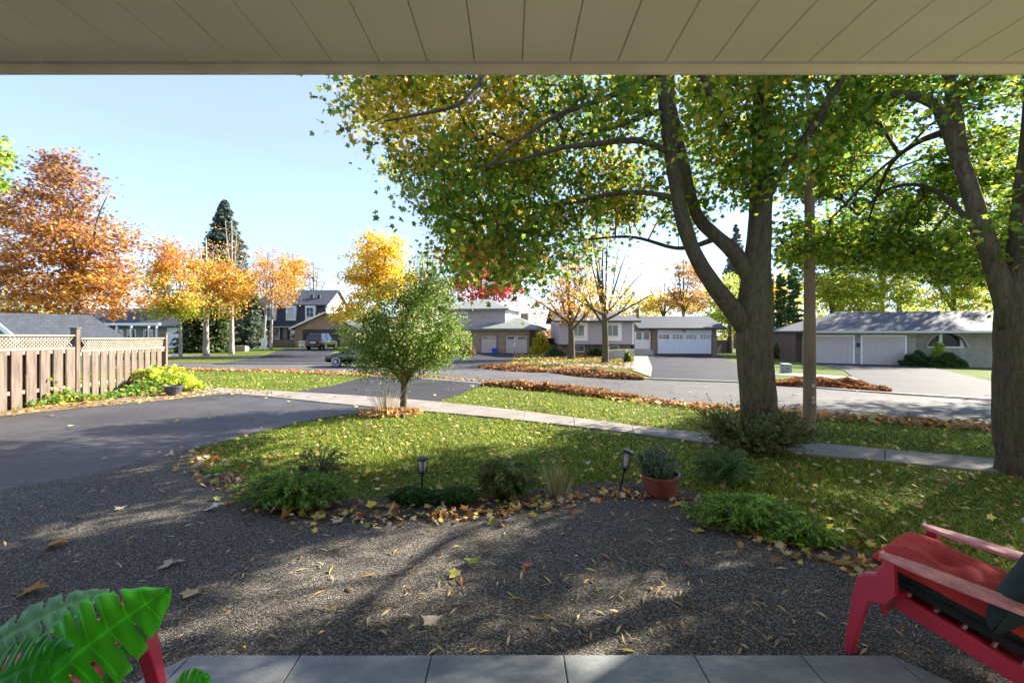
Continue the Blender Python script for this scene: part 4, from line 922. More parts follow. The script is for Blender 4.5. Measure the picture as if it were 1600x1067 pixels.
# ---------------------------------------------------------------- background trees
RUST, ORG, AMB, OLV, RED, BRN, LIM = (.32, .13, .04), (.60, .22, .035), (.62, .35, .045), (.24, .26, .06), (.68, .08, .06), (.30, .15, .07), (.42, .50, .05)
def t_simple(name, label, px, d, base_r, top, crown, palette, weights, n, leaf, ncl, seed, forks=4, spreadx=60, bm='bark_far', lean=0, **kw):
    "trunk rising to the crown centre with several limbs"
    g = Pt(px, HY, d); g.z = terr(g.x, g.y); pyb = HY-(g.z-CAMZ)/d*F
    rr = random.Random(seed); fk = pyb+(top-pyb)*.35
    L = [[(px, pyb, d, base_r*1.25), (px+lean*.2, (pyb+fk)/2, d, base_r), (px+lean*.5, fk, d, base_r*.8), (px+lean*.8, (fk+top)/2, d, base_r*.5), (px+lean, top, d, base_r*.15)]]
    for i in range(forks):
        a = -1+2*(i+.5)/forks; s = spreadx*a*rr.uniform(.8, 1.15); y0 = fk+(top-fk)*rr.uniform(-.1, .3); y1 = top+(fk-top)*rr.uniform(.0, .4)*(.4+abs(a))
        dd = d+rr.uniform(-1, 1)*spreadx/F*d*.8
        L.append([(px+lean*.5, y0, d, base_r*.5), (px+s*.35+lean*.5, y0+(y1-y0)*.4, (d+dd)/2, base_r*.38), (px+s*.75+lean, y0+(y1-y0)*.75, dd, base_r*.25), (px+s+lean, y1, dd, base_r*.1)])
    return tree(name, label, L, crown, palette, weights, n, leaf, n_cl=ncl, seed=seed, bm=bm, sides=8, twig_sides=3, **kw)
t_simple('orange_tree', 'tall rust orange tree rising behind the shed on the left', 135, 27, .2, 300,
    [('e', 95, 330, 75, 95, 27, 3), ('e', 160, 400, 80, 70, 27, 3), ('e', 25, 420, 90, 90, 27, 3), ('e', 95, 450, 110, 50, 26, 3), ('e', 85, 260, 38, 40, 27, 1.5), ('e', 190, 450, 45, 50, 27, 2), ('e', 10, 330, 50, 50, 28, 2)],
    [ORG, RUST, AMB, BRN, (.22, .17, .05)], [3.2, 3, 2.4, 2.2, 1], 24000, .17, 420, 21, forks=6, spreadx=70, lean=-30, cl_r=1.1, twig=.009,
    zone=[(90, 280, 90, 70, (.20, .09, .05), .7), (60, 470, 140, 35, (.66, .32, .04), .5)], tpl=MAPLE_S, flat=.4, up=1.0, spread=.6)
t_simple('leafy_tree', 'tree whose yellow green branch tips poke in at the far left edge', -75, 15, .2, 190,
    [('e', -45, 235, 65, 35, 15, 1.2), ('e', -70, 280, 80, 40, 15, 1.2)], [LIM, YGR, GRN], [3, 3, 2], 3500, .12, 60, 22, cl_r=.5, tpl=MAPLE_S)
t_simple('young_maple', 'young maple with yellow green lower leaves and thin trunk by the far white garage', 282, 33, .11, 385,
    [('e', 268, 440, 50, 55, 33, 2.2), ('e', 262, 410, 30, 35, 33, 1.2), ('e', 285, 480, 66, 24, 33, 2.2), ('e', 245, 478, 45, 20, 32, 1.5)], [AMB, ORG, LIM, YEL, OLV], [3, 2.5, 3, 2, 1.6], 8500, .15, 160, 23, spreadx=50, cl_r=.9, bm='birch',
    zone=[(280, 495, 90, 18, (.32, .42, .04), .8), (275, 395, 40, 30, (.72, .2, .04), .7)], tpl=MAPLE_S)
t_simple('birch_tree', 'orange birch with stout pale trunk left of the stone planter', 322, 36, .2, 372,
    [('e', 330, 440, 50, 45, 36, 2.2), ('e', 356, 445, 36, 32, 36, 2), ('e', 312, 415, 24, 26, 36, 1.4), ('e', 375, 450, 30, 34, 37, 2), ('e', 340, 480, 50, 18, 36, 2)], [ORG, AMB, YEL, RUST, LIM], [3.5, 3, 2, 1.5, .8], 8500, .15, 170, 24, spreadx=55, cl_r=.9, bm='birch', tpl=MAPLE_S,
    zone=[(340, 490, 50, 16, (.45, .42, .04), .7)])
t_simple('birch_tree', 'bare topped white birch with crooked trunk rising from the stone planter', 362, 39, .18, 345,
    [('e', 350, 395, 40, 50, 39, 2), ('e', 365, 440, 40, 40, 39, 2)], [ORG, AMB], [1, 1], 500, .13, 130, 25, spreadx=36, cl_r=.8, bm='birch', bare=.6, tpl=MAPLE_S, twig=.014)
def conifer(name, label, px, d, top, halfw, cols, seed, n=9000, cw=.5, sz=.5, low=.12, power=.85, group=None):
    global rng
    rng = np.random.default_rng(seed); g = Pt(px, HY, d); g.z = terr(g.x, g.y); zt = Pt(px, top, d).z; H_ = zt-g.z; Rr = halfw/F*d
    r = root(name, g, label, 'tree', group=group)
    MB(g).tube([g-Vector((0, 0, .1)), g+Vector((0, 0, H_*.97))], [.02*H_+.05, .02], 8).build('trunk', M['bark_far'], r)
    nb = int(n/26); P = []; Hd = []
    for i in range(nb):
        t = low+(1-low)*(rng.random()**.8); an = rng.random()*2*np.pi; L = Rr*((1-t)/(1-low))**power*rng.uniform(.75, 1.12)+.08
        m = 26; s = rng.random(m)**.6; q = np.zeros((m, 3)); q[:, 0] = np.cos(an)*L*s; q[:, 1] = np.sin(an)*L*s; q[:, 2] = t*H_-.28*L*s**1.5*cw*2+.14*L*s**3
        q += rng.normal(size=(m, 3))*np.array((.10, .10, .05))*L*(.3+s)[:, None]; P.append(q)
        Hd.append(np.tile([np.cos(an), np.sin(an), -.3], (m, 1)))
    P = np.concatenate(P)+np.array(g); Hd = np.concatenate(Hd)
    leafmesh('crown', DIAM, P, sz*(.6+.6*rng.random(len(P))), pal(cols, [3, 2, 1][:len(cols)], len(P), .3), M['needle'], r, head=Hd, up=.8, spread=.6, org=g)
    return r
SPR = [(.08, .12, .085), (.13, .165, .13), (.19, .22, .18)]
conifer('spruce_tree', 'tall blue green spruce between the orange trees and the two storey house', 351, 58, 314, 52, SPR, 26, 17000, sz=.55, power=.75)
conifer('spruce_tree', 'low dark spruce filling the gap below the orange birch', 300, 41, 485, 26, [(.06, .10, .03), (.10, .14, .04)], 27, 5000, sz=.3, low=.0, power=.6)
conifer('spruce_tree', 'low dark spruce right of the stout birch trunk', 338, 41.5, 480, 24, [(.06, .10, .03), (.10, .14, .04)], 28, 5000, sz=.3, low=.0, power=.6)
conifer('spruce_tree', 'drooping grey green spruce boughs left of the two storey house', 385, 52, 430, 30, [(.09, .12, .08), (.12, .15, .09)], 29, 6000, sz=.45, low=.0, power=.6)
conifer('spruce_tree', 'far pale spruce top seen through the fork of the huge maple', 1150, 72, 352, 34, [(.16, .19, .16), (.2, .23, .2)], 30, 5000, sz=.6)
for k_, (px, lab, s) in enumerate(((411, 'left stem of the white birch pair on the far lawn', 31), (423, 'right stem of the white birch pair on the far lawn', 32))):
    t_simple('birch_tree', lab+', with sparse orange leaves', px, 48, .14, 385, [('e', 425, 425, 34, 40, 48, 2), ('e', 440, 455, 34, 26, 48, 2), ('e', 405, 430, 22, 36, 48, 2)], [ORG, AMB, YEL], [3, 3, 1], 2600, .16, 90, s, spreadx=34, cl_r=.9, bm='birch', twig=.012, lean=8 if k_ == 0 else 4)
t_simple('orange_tree', 'bright orange tree behind the roof of the two storey house', 458, 75, .3, 395, [('e', 458, 425, 32, 32, 75, 3), ('e', 440, 445, 26, 20, 75, 3)], [ORG, AMB], [3, 3], 4000, .32, 90, 33, spreadx=30, cl_r=1.6)
t_simple('bare_tree', 'leafless tree showing above the roof of the two storey house', 490, 78, .25, 410, [('e', 488, 435, 24, 26, 78, 2)], [ORG], [1], 200, .3, 90, 34, spreadx=28, cl_r=1, twig=.03, bare=.6)
t_simple('yellow_tree', 'bright yellow maple right behind the small round tree', 592, 40, .24, 372, [('e', 586, 410, 42, 44, 40, 2.5), ('e', 575, 450, 46, 34, 40, 2.5), ('e', 548, 488, 38, 16, 39, 2), ('e', 615, 440, 32, 44, 40, 2.5), ('e', 600, 385, 30, 25, 40, 1.5)],
    [(.78, .52, .03), (.70, .40, .03), (.55, .45, .04)], [4, 2.5, 1.5], 12000, .19, 230, 35, spreadx=55, cl_r=1.0, tpl=MAPLE_S)
t_simple('pale_tree', 'pale grey green tree behind the round tree, left of the red maple', 668, 56, .25, 392, [('e', 668, 430, 34, 42, 56, 3), ('e', 690, 455, 26, 26, 56, 3), ('e', 648, 455, 26, 30, 56, 3)], [(.25, .29, .14), (.2, .24, .08), (.32, .34, .2)], [3, 3, 2], 5000, .24, 130, 36, spreadx=40, cl_r=1.2)
t_simple('red_maple', 'crimson maple rising behind the split level house', 752, 58, .28, 392, [('e', 735, 430, 36, 38, 58, 3), ('e', 770, 425, 34, 40, 58, 3), ('e', 795, 450, 26, 24, 58, 3), ('e', 715, 450, 20, 20, 58, 2), ('e', 755, 460, 52, 16, 58, 2.5)], [RED, (.42, .05, .06), (.66, .14, .06)], [4, 3, 1.5], 8000, .24, 170, 37, spreadx=48, cl_r=1.2, tpl=MAPLE_S)
def bare_limbs(px, pyb, d, r0, fk, n, spreadx, top, seed):
    rr = random.Random(seed); L = [[(px, pyb, d, r0*1.4), (px+1, (pyb*2+fk)/3, d, r0*1.05), (px, fk, d, r0*.95), (px-2, fk-30, d, r0*.6), (px-4, (fk+top)/2-10, d, r0*.35), (px-2, top, d, r0*.06)]]
    for i in range(n):
        a = -1+2*(i+.5)/n+rr.uniform(-.08, .08); s = spreadx*a; y0 = fk+rr.uniform(-12, 12); y1 = top+abs(a)**1.6*(fk-top)*.75; dd = d+rr.uniform(-2, 2)
        L.append([(px, y0, d, r0*.45), (px+s*.3, y0-(y0-y1)*.3, (d*2+dd)/3, r0*.34), (px+s*.66, y0-(y0-y1)*.68, (d+dd*2)/3, r0*.2), (px+s, y1, dd, r0*.05)])
        L.append([(px+s*.3, y0-(y0-y1)*.3, (d*2+dd)/3, r0*.24), (px+s*.45, y0-(y0-y1)*.68, (d+dd*2)/3, r0*.15), (px+s*.7, y1-14, dd, r0*.04)])
    return L
tree('shade_tree', 'half bare amber leaved tree in front of the left end of the mauve house', bare_limbs(892, 561, 35, .24, 512, 6, 78, 392, 41),
    [('e', 880, 470, 72, 34, 35, 2.5, 3000), ('e', 905, 450, 40, 40, 35, 2.5, 1500), ('e', 880, 425, 66, 40, 35, 2.5, 1500)], [AMB, ORG, (.5, .34, .12), RUST], [4, 2.5, 2, 1], 3200, .16, n_cl=300, seed=41, cl_r=.8, twig=.0085, bare=.25, sides=10, tpl=MAPLE_S, bm='bark',
    zone=[], twig_sides=3)
tree('shade_tree', 'nearly bare spreading tree with straight trunk and few yellow leaves on the far verge', bare_limbs(945, 574, 29.5, .20, 505, 8, 92, 368, 42),
    [('e', 975, 470, 34, 24, 29.5, 2, 900), ('e', 925, 465, 40, 24, 29.5, 2, 900), ('e', 950, 420, 80, 45, 29.5, 2.5, 900)], [YEL, AMB, (.7, .5, .12)], [3, 3, 2], 1100, .14, n_cl=380, seed=43, cl_r=.6, twig=.0065, bare=.55, sides=12, tpl=MAPLE_S, bm='bark', twig_sides=3,
    zone=[])
t_simple('brown_tree', 'spreading rust brown tree behind the white double garage', 1068, 62, .25, 405, [('e', 1075, 425, 34, 24, 62, 3), ('e', 1095, 460, 50, 24, 62, 3), ('e', 1060, 470, 34, 18, 62, 3)], [(.36, .17, .08), (.45, .22, .06), AMB], [3, 3, 2], 6000, .25, 150, 44, spreadx=45, cl_r=1.1, flat=.35)
t_simple('yellow_tree', 'golden tree low behind the chimney of the mauve house', 1038, 70, .25, 440, [('e', 1030, 470, 42, 22, 70, 3), ('e', 1075, 478, 36, 18, 70, 3)], [(.72, .45, .04), AMB, LIM], [3, 3, 1], 5000, .3, 110, 45, spreadx=40, cl_r=1.3)
t_simple('lime_tree', 'lime green tree seen left of the forked trunk above the dark fence', 1140, 52, .22, 425, [('e', 1140, 470, 32, 42, 52, 3), ('e', 1128, 500, 26, 30, 52, 2)], [LIM, YGR, YEL], [4, 3, 1], 6000, .22, 130, 46, spreadx=36, cl_r=1.1)
for i, (px, top, hw, lb) in enumerate(((1197, 412, 13, 'leftmost columnar cedar, partly behind the maple trunk'), (1220, 428, 9, 'short narrow cedar between the two taller columnar cedars'), (1240, 420, 13, 'tall columnar cedar next to the lamp pole'))):
    conifer('cedar_tree', lb, px, 46, top, hw, [(.08, .15, .04), (.13, .20, .05)], 50+i, 7000, cw=.1, sz=.26, low=.0, power=.28, group='columnar cedars')
t_simple('golden_tree', 'small golden tree behind the cedars', 1208, 56, .2, 425, [('e', 1208, 455, 18, 30, 56, 2), ('e', 1228, 480, 20, 40, 56, 2)], [YEL, AMB], [2, 1], 2500, .22, 60, 53, spreadx=20, cl_r=1)
TL = [('tree', 'yellow green tree behind the left end of the ranch roof', 1300, 50, 385, [('e', 1295, 440, 52, 44, 50, 3), ('e', 1330, 465, 50, 34, 50, 3)]),
      ('tree', 'broad lime tree behind the middle of the ranch roof', 1378, 54, 360, [('e', 1380, 420, 66, 50, 54, 4), ('e', 1400, 462, 70, 30, 52, 3)]),
      ('tree', 'bright yellow green tree behind the right end of the ranch roof', 1490, 50, 350, [('e', 1490, 400, 60, 50, 50, 4), ('e', 1510, 455, 66, 40, 49, 3)]),
      ('tree', 'tallest green tree rising beyond the ranch house behind the thick right hand maple', 1570, 45, 250, [('e', 1560, 330, 80, 90, 45, 5), ('e', 1600, 420, 80, 60, 44, 4), ('e', 1480, 340, 50, 50, 46, 3)]),
      ('tree', 'tall loose green tree behind the ranch garage doors', 1405, 58, 290, [('e', 1400, 350, 66, 60, 58, 4), ('e', 1330, 380, 46, 40, 58, 4)])]
for i, (a, lb, px, d, top, cr) in enumerate(TL):
    t_simple('leafy_tree', lb, px, d, .3, top, cr, [LIM, YGR, YEL, (.5, .46, .04), GRN], [4, 3, 1.6, 2, 1], 14000, .24, 260, 60+i, spreadx=60, cl_r=1.3, flat=.35, up=1, spread=.7)

t_simple('leafy_tree', 'yellow green tree on the far verge, mostly hidden behind the thick right hand maple', 1770, 17, .3, 60, [('e', 1740, 130, 190, 150, 17, 3.4), ('e', 1620, 250, 120, 80, 17, 2.5), ('e', 1800, 330, 150, 100, 17, 3)], [LIM, YGR, GRN], [3, 3, 3], 15000, .14, 260, 70, spreadx=150, cl_r=1.0, bm='bark', tpl=MAPLE_S)
# far woodland: one mass
rng = np.random.default_rng(77); n = 26000
px = rng.uniform(-250, 2100, n); d = rng.uniform(85, 120, n); hh = 5.0+2.6*np.sin(px*.021)+1.6*np.sin(px*.057+1)+1.2*np.sin(px*.13)+5.0*(px > 1120)+1.5
X = (px-CX)/F*d; Z = terrv(X, d)+rng.random(n)**.8*hh
cc = np.array([(.12, .15, .05), (.30, .22, .06), (.34, .16, .06), (.20, .19, .10), (.42, .32, .06), (.36, .42, .06)]); idx = (np.floor((px+rng.normal(size=n)*16)/47).astype(int)*7919 % 5); idx = np.where((px > 1150) & (rng.random(n) < .6), 5, idx)
o = leafmesh('far_woodland', DIAM, np.stack([X, d, Z], 1), .9*(.6+.8*rng.random(n)), cc[idx]*np.exp(rng.normal(size=(n, 1))*.25), M['leaf'], spread=1, up=.2)
tag(o, 'distant mass of muted autumn trees along the horizon behind the houses', 'woodland', kind='stuff')

# ---------------------------------------------------------------- shrubs and small plants
def shrub(name, label, c, rx, ry, rz, cols, w, n, leaf, seed, tpl=DIAM, mat='leaf', cat='shrub', group=None, stems=10, up=.5, spread=1.0, cname='foliage', shell=.35):
    global rng
    rng = np.random.default_rng(seed); c = Vector(c); r = root(name, (c.x, c.y, terr(c.x, c.y)), label, cat, group=group)
    v = rng.normal(size=(n, 3)); v /= np.linalg.norm(v, axis=1)[:, None]; v[:, 2] = np.abs(v[:, 2])*1.0
    lump = 1+.22*np.sin(v[:, 0]*5+seed)*np.sin(v[:, 1]*4+seed*2)+.15*np.sin(v[:, 2]*9+v[:, 0]*7)
    q = v*(rng.random(n)**shell*lump)[:, None]*np.array((rx, ry, rz)); q[:, 2] += .03
    P = q+np.array((c.x, c.y, 0)); P[:, 2] += terrv(P[:, 0], P[:, 1])
    leafmesh(cname, tpl, P, leaf*(.6+.7*rng.random(n)), pal(cols, w, n, .28), M[mat], r, head=v, up=up, spread=spread, org=(c.x, c.y, terr(c.x, c.y)))
    mb = MB()
    for i in range(stems):
        a = rng.random()*6.28; e = rng.random(); mb.tube([(0, 0, -.03), (math.cos(a)*rx*.3*e, math.sin(a)*ry*.3*e, rz*.5), (math.cos(a)*rx*.75*e, math.sin(a)*ry*.75*e, rz*.85)], [.02*rx+.004, .012*rx+.003, .003], 5)
    mb.build('stems', M['bark_far'], r); return r
def gshrub(name, label, px, pyb, wpx, hpx, cols, w, n, leaf, seed, **kw):
    g = G(px, pyb); s = g.y/F; return shrub(name, label, g+Vector((0, wpx*s*.3, 0)), wpx*s/2, wpx*s/2*.8, hpx*s, cols, w, n, leaf, seed, **kw)
DK = [(.04, .08, .02), (.07, .12, .025)]
gshrub('round_shrub', 'yellow leaved shrub at the right corner of the split level house', 845, 553, 34, 32, [(.72, .56, .04), (.45, .5, .05)], [3, 2], 2600, .2, 81)
def rhp(px, y): u = RH.u(px, y); q = RH.A+RH.c*u+RH.n*y; return Vector((q.x, q.y, terr(q.x, q.y)))
g = rhp(1436, -.9); shrub('clipped_hedge', 'left rounded dark hedge in front of the ranch house', g, 1.05, .6, .98, DK, [3, 2], 4500, .12, 82, shell=.15)
g = rhp(1481, -.9); shrub('clipped_hedge', 'right brighter hedge below the arched window of the ranch house', g, 1.25, .6, .82, [(.05, .11, .02), (.09, .15, .03)], [3, 2], 4500, .12, 83, shell=.15)
g = rhp(1468, -.5); shrub('small_tree', 'small yellow green tree standing in front of the arched window', g, .45, .4, 1.75, [LIM, YGR], [3, 1], 1200, .16, 84)
gshrub('round_shrub', 'small round shrub at the front corner of the stone planter across the road', 982, 566, 14, 17, [(.10, .16, .03), (.2, .25, .04)], [3, 2], 900, .12, 85)
gshrub('foundation_shrub', 'low green shrub by the brick base of the mauve house, right of the leaning tree', 935, 557, 30, 12, DK, [3, 2], 1200, .15, 86)
gshrub('foundation_shrub', 'low shrub at the left end of the mauve house', 868, 557, 30, 14, [(.10, .13, .05), (.06, .1, .03)], [3, 2], 1200, .15, 87)
gshrub('garden_bush', 'dark bush in front of the cedars beside the maple trunk', 1222, 561, 36, 22, [(.06, .09, .03), (.14, .17, .05)], [3, 2], 1600, .18, 88)
gshrub('dark_bush', 'dark evergreen bush left of the porch of the two storey house', 385, 543, 40, 26, DK, [3, 2], 1800, .22, 89)
gshrub('garden_bush', 'shrub tuft showing red flowers in the stone planter of the mauve house', 968, 553, 26, 14, [(.5, .12, .10), (.35, .2, .1), (.1, .14, .04)], [2, 1, 3], 800, .12, 90)
gshrub('garden_bush', 'bush with dark red leaves at the right edge of the round tree', 727, 556, 26, 20, [(.22, .05, .05), (.1, .1, .04)], [3, 2], 900, .2, 91)
# yellow green bush at the end of the fence with its dark pot
g = G(245, 612); shrub('leafy_bush', 'yellow green leafy bush spilling from the end of the board fence', g+Vector((0, .3, 0)), .95, .7, .62, [(.45, .52, .05), (.62, .6, .06), (.2, .32, .04)], [3, 3, 2], 3000, .13, 92, tpl=MAPLE_S, spread=.7, up=.7)
g = G(206, 615); shrub('twiggy_bush', 'dark twiggy bush against the fence left of the yellow green bush', g+Vector((.0, .2, 0)), .45, .4, .42, [(.10, .07, .05), (.08, .12, .04)], [3, 2], 700, .07, 93, stems=26)
rng = np.random.default_rng(94)
L = resample(GP([(-60, 646), (0, 641), (130, 626), (200, 619), (262, 612)]), 200); A_ = np.array([(p.x, p.y) for p in L]); j = rng.integers(0, 200, 5200)
x = A_[j, 0]+rng.normal(size=5200)*.13+.06; y = A_[j, 1]+rng.normal(size=5200)*.13; hz = np.abs(rng.normal(size=5200))*.08*(1+.8*np.sin(y*3))
o = leafmesh('ivy', MAPLE_S, np.stack([x, y, terrv(x, y)+.04+hz], 1), .07+.05*rng.random(5200), pal([(.12, .26, .05), (.25, .40, .06), (.5, .45, .08), (.6, .35, .08)], [4, 3, 1.2, .8], 5200), M['leaf'], up=1, spread=.6)
tag(o, 'low green ivy growing along the foot of the board fence', 'ivy', kind='stuff')

# feathery junipers in the bed
def juniper(label, g, rx, ry, h, n, cols, w, seed, needles=52, droop=.5, nl=.05):
    global rng
    rng = np.random.default_rng(seed); r = root('juniper', g, label, 'juniper', group='feathery junipers in the planting bed')
    st = MB(); P = []; Hd = []; cw = []
    for i in range(n):
        a = rng.random()*6.283; e = .35+.65*rng.random()**.6; el = rng.random()
        tip = np.array((math.cos(a)*rx*e, math.sin(a)*ry*e, h*(.25+.75*el)*(1.15-.5*e)))
        m = needles; s = np.linspace(.12, 1, m); q = tip[None]*s[:, None]; q[:, 2] = tip[2]*np.sin(s*math.pi*.5*(1+droop*.6*e))+.02
        d_ = np.gradient(q, axis=0); d_ /= np.linalg.norm(d_, axis=1)[:, None]
        side = rng.normal(size=(m, 3)); q2 = q+side*.016*(1.2-s)[:, None]*2+rng.normal(size=(m, 3))*.006
        P.append(q2); Hd.append(d_+side*.45); cw.append(np.full(m, rng.normal()*.25))
        st.tube([tuple(v) for v in q[::max(1, m//6)]], .0035, 4, caps=False)
    P = np.concatenate(P); k = P[:, 2] > .005; P = P[k]; Hd = np.concatenate(Hd)[k]; cw = np.concatenate(cw)[k]
    c = pal(cols, w, len(P), .15)*np.exp(cw)[:, None]
    st.build('stems', M['bark_far'], r)
    leafmesh('foliage', SLIV, P, nl*(.7+.6*rng.random(len(P))), c, M['needle'], r, head=Hd, up=.4, spread=.8)
    return r
JC = [(.18, .35, .05), (.10, .22, .03), (.28, .44, .07), (.38, .28, .09)]
juniper('wide feathery juniper at the left end of the bed, left of the upright path light', G(462, 792), .62, .36, .36, 300, JC, [4, 3, 2, .6], 101)
juniper('thin wispy juniper with brown inner twigs right of the upright path light', G(795, 778), .36, .28, .42, 190, [(.07, .15, .03), (.12, .2, .04), (.28, .2, .09)], [4, 3, 2.2], 102)
juniper('low spreading juniper at the right front of the bed beyond the planter pot', G(1160, 822), .55, .34, .26, 240, JC, [4, 3, 3, .3], 103)
juniper('airy light green juniper just right of the planter pot', G(1130, 755), .40, .32, .42, 130, [(.10, .2, .04), (.14, .24, .06)], [3, 2], 104, nl=.04)
juniper('small dark juniper tuft at the foot of the upright path light', G(645, 788), .26, .14, .15, 100, [(.06, .13, .03), (.04, .09, .02)], [3, 2], 105)
juniper('small dark juniper tuft midway between the upright light and the wispy juniper', G(712, 788), .26, .14, .14, 100, [(.06, .13, .03), (.04, .09, .02)], [3, 2], 106)
juniper('tall sparse juniper sprig behind the wide feathery juniper', G(500, 760), .40, .3, .52, 80, [(.14, .17, .05), (.2, .17, .07), (.10, .17, .04)], [3, 2, 2], 107, nl=.035)
juniper('trailing green juniper fringe at the paving edge left of the red cushioned chair', G(1255, 848), .34, .2, .14, 110, JC, [4, 3, 2, .5], 108)
# yew in front of the maple
def yew(label, g, rx, ry, h, seed):
    global rng
    rng = np.random.default_rng(seed); r = root('yew_bush', g, label, 'shrub'); st = MB(); P = []; Hd = []
    for i in range(150):
        a = rng.random()*6.283; e = .3+.7*rng.random()**.5; tip = np.array((math.cos(a)*rx*e, math.sin(a)*ry*e, h*(.35+.65*rng.random())))
        q = np.array([tip*np.array((s, s, s**.8)) for s in np.linspace(0, 1, 8)]); q[:, 2] += .06*np.sin(np.linspace(0, 3.1, 8)); st.tube([tuple(v) for v in q], [.008*(1-.8*k/7) for k in range(8)], 4, caps=False)
        for b in range(7):
            s = .4+.6*rng.random(); o_ = tip*s; dr = tip/np.linalg.norm(tip)+rng.normal(size=3)*.45; ln = rng.uniform(.08, .2); t = np.linspace(0, 1, 22)[:, None]
            qq = o_+dr*ln*t+rng.normal(size=(22, 3))*.008; P.append(qq); Hd.append(np.tile(dr, (22, 1))+rng.normal(size=(22, 3))*.7)
    P = np.concatenate(P); Hd = np.concatenate(Hd); k = P[:, 2] > .02; P = P[k]; Hd = Hd[k]
    st.build('stems', M['bark_dark'], r)
    leafmesh('foliage', (np.array(SLIV[0])*np.array((2.2, 1, 1)), SLIV[1]), P, .035*(.7+.7*rng.random(len(P))), pal([(.09, .13, .035), (.15, .19, .05), (.24, .27, .08), (.2, .11, .07)], [4, 3, 1.5, 1], len(P)), M['needle'], r, head=Hd, up=.6, spread=.6)
    return r
yew('open branched dark yew bush in front of the maple trunk', G(1178, 708), .80, .55, .60, 110)
# dry grass tufts
def tuft(label, g, h, n, cols, w, seed, sp=.25, wd=.004):
    global rng
    rng = np.random.default_rng(seed); r = root('grass_tuft', g, label, 'grass tuft'); a = rng.random(n)*6.283; e = rng.random(n)*sp; V = []; Fc = []
    for i in range(n):
        b = Vector((math.cos(a[i])*e[i]*.35, math.sin(a[i])*e[i]*.35, 0)); t = Vector((math.cos(a[i])*e[i], math.sin(a[i])*e[i], h*(.5+.5*rng.random()))); m_ = b.lerp(t, .55)+Vector((0, 0, h*.1)); k = len(V)
        V += [b-Vector((wd, 0, 0)), b+Vector((wd, 0, 0)), m_+Vector((wd*.8, 0, 0)), m_-Vector((wd*.8, 0, 0)), t]; Fc += [(k, k+1, k+2, k+3), (k+3, k+2, k+4)]
    c = np.repeat(np.clip(pal(cols, w, n), 0, 1), 5, axis=0)
    mk('blades', V, Fc, M['grass'], r, cols=c); return r
tuft('tuft of thin dry seed stalks left of the leaning path light', G(872, 776), .42, 110, [(.45, .36, .18), (.2, .25, .06)], [3, 2], 120, .3, .0022)
tuft('dry straw coloured stalks beside the pavement at the foot of the round tree', G(602, 640), .62, 90, [(.55, .47, .32)], [1], 121, .6, .004)
tuft('brown dry grass clump in the bed by the wispy juniper', G(790, 772), .28, 160, [(.35, .26, .13), (.25, .16, .08)], [3, 2], 122, .22, .003)
tuft('fresh green clump at the left tip of the bed', G(335, 742), .12, 120, [(.15, .32, .03), (.25, .42, .05)], [3, 2], 123, .16, .003)
# ---------------------------------------------------------------- lamp pole, small things across the road
rng = np.random.default_rng(200)
M['pole'] = plain('brown_concrete_pole', (.25, .175, .11), .85, .22, 3, .6, .004, bsc=70, stretch=(1, 1, .4))
M['metal'] = plain('grey_metal', (.45, .46, .47), .4, .08, metal=.7)
M['black'] = plain('black_plastic', (.018, .018, .018), .45, .1, bs=.1)
g = G(1265, 680); r = root('lamp_pole', g, 'straight brown lamp pole standing between the two big maples', 'lamp pole')
zt = Pt(1265, 285, g.y).z-g.z
MB().tube([(0, 0, -.2), (0, 0, .0), (0, 0, zt*.5), (0, 0, zt)], [.102, .10, .088, .073], 20, jit=.01).build('pole', M['pole'], r, smooth=False)
MB().tube([(-.03, 0, zt), (-.03, 0, zt+1.6), (-.03, .25, zt+2.0), (-.03, 1.2, zt+2.2)], [.028, .028, .026, .024], 8).build('arm', M['metal'], r, smooth=True)
MB().prism([(-.12, 1.1, zt+2.15), (.06, 1.1, zt+2.15), (.04, 1.1, zt+2.25), (-.1, 1.1, zt+2.25)], [(-.12, 1.6, zt+2.13), (.06, 1.6, zt+2.13), (.03, 1.6, zt+2.2), (-.09, 1.6, zt+2.2)]).build('lamp_head', M['metal'], r, bevel=.02)
for zz in (.82, .62, .55): MB().box(-.025, .025, -.107, -.09, zz, zz+.05).build('number_plate', M['metal'], r, bevel=.004)

def at(px, py): return G(px, py)
g = at(1228, 583); r = root('utility_box', g, 'small grey green utility box on the far lawn by the leaf pile', 'utility box')
ub = plain('green_grey_cabinet', (.20, .25, .22), .6, .08); MB().box(-.2, .2, -.16, .16, 0, .40).build('cabinet', ub, r, bevel=.02)
MB().prism([(-.22, -.18, .40), (.22, -.18, .40), (.22, -.18, .43), (-.22, -.18, .45)], [(-.22, .18, .40), (.22, .18, .40), (.22, .18, .48), (-.22, .18, .48)]).build('lid', ub, r, bevel=.008)
MB().box(-.03, .03, -.175, -.16, .2, .26).build('lock', M['dark'], r)
g = at(772.5, 552.5); r = root('recycling_bin', g, 'bright blue recycling bin in front of the left taupe garage door', 'recycling bin')
bl = plain('blue_plastic', (.01, .09, .62), .4, .05)
MB().prism([(-.2, -.16, 0), (.2, -.16, 0), (.2, .16, 0), (-.2, .16, 0)], [(-.26, -.21, .48), (.26, -.21, .48), (.26, .21, .48), (-.26, .21, .48)]).build('tub', bl, r, bevel=.02)
f = MB(); f.box(-.29, .29, -.24, -.2, .46, .5).box(-.29, .29, .2, .24, .46, .5).box(-.29, -.25, -.2, .2, .46, .5).box(.25, .29, -.2, .2, .46, .5); f.build('rim', bl, r, bevel=.01)
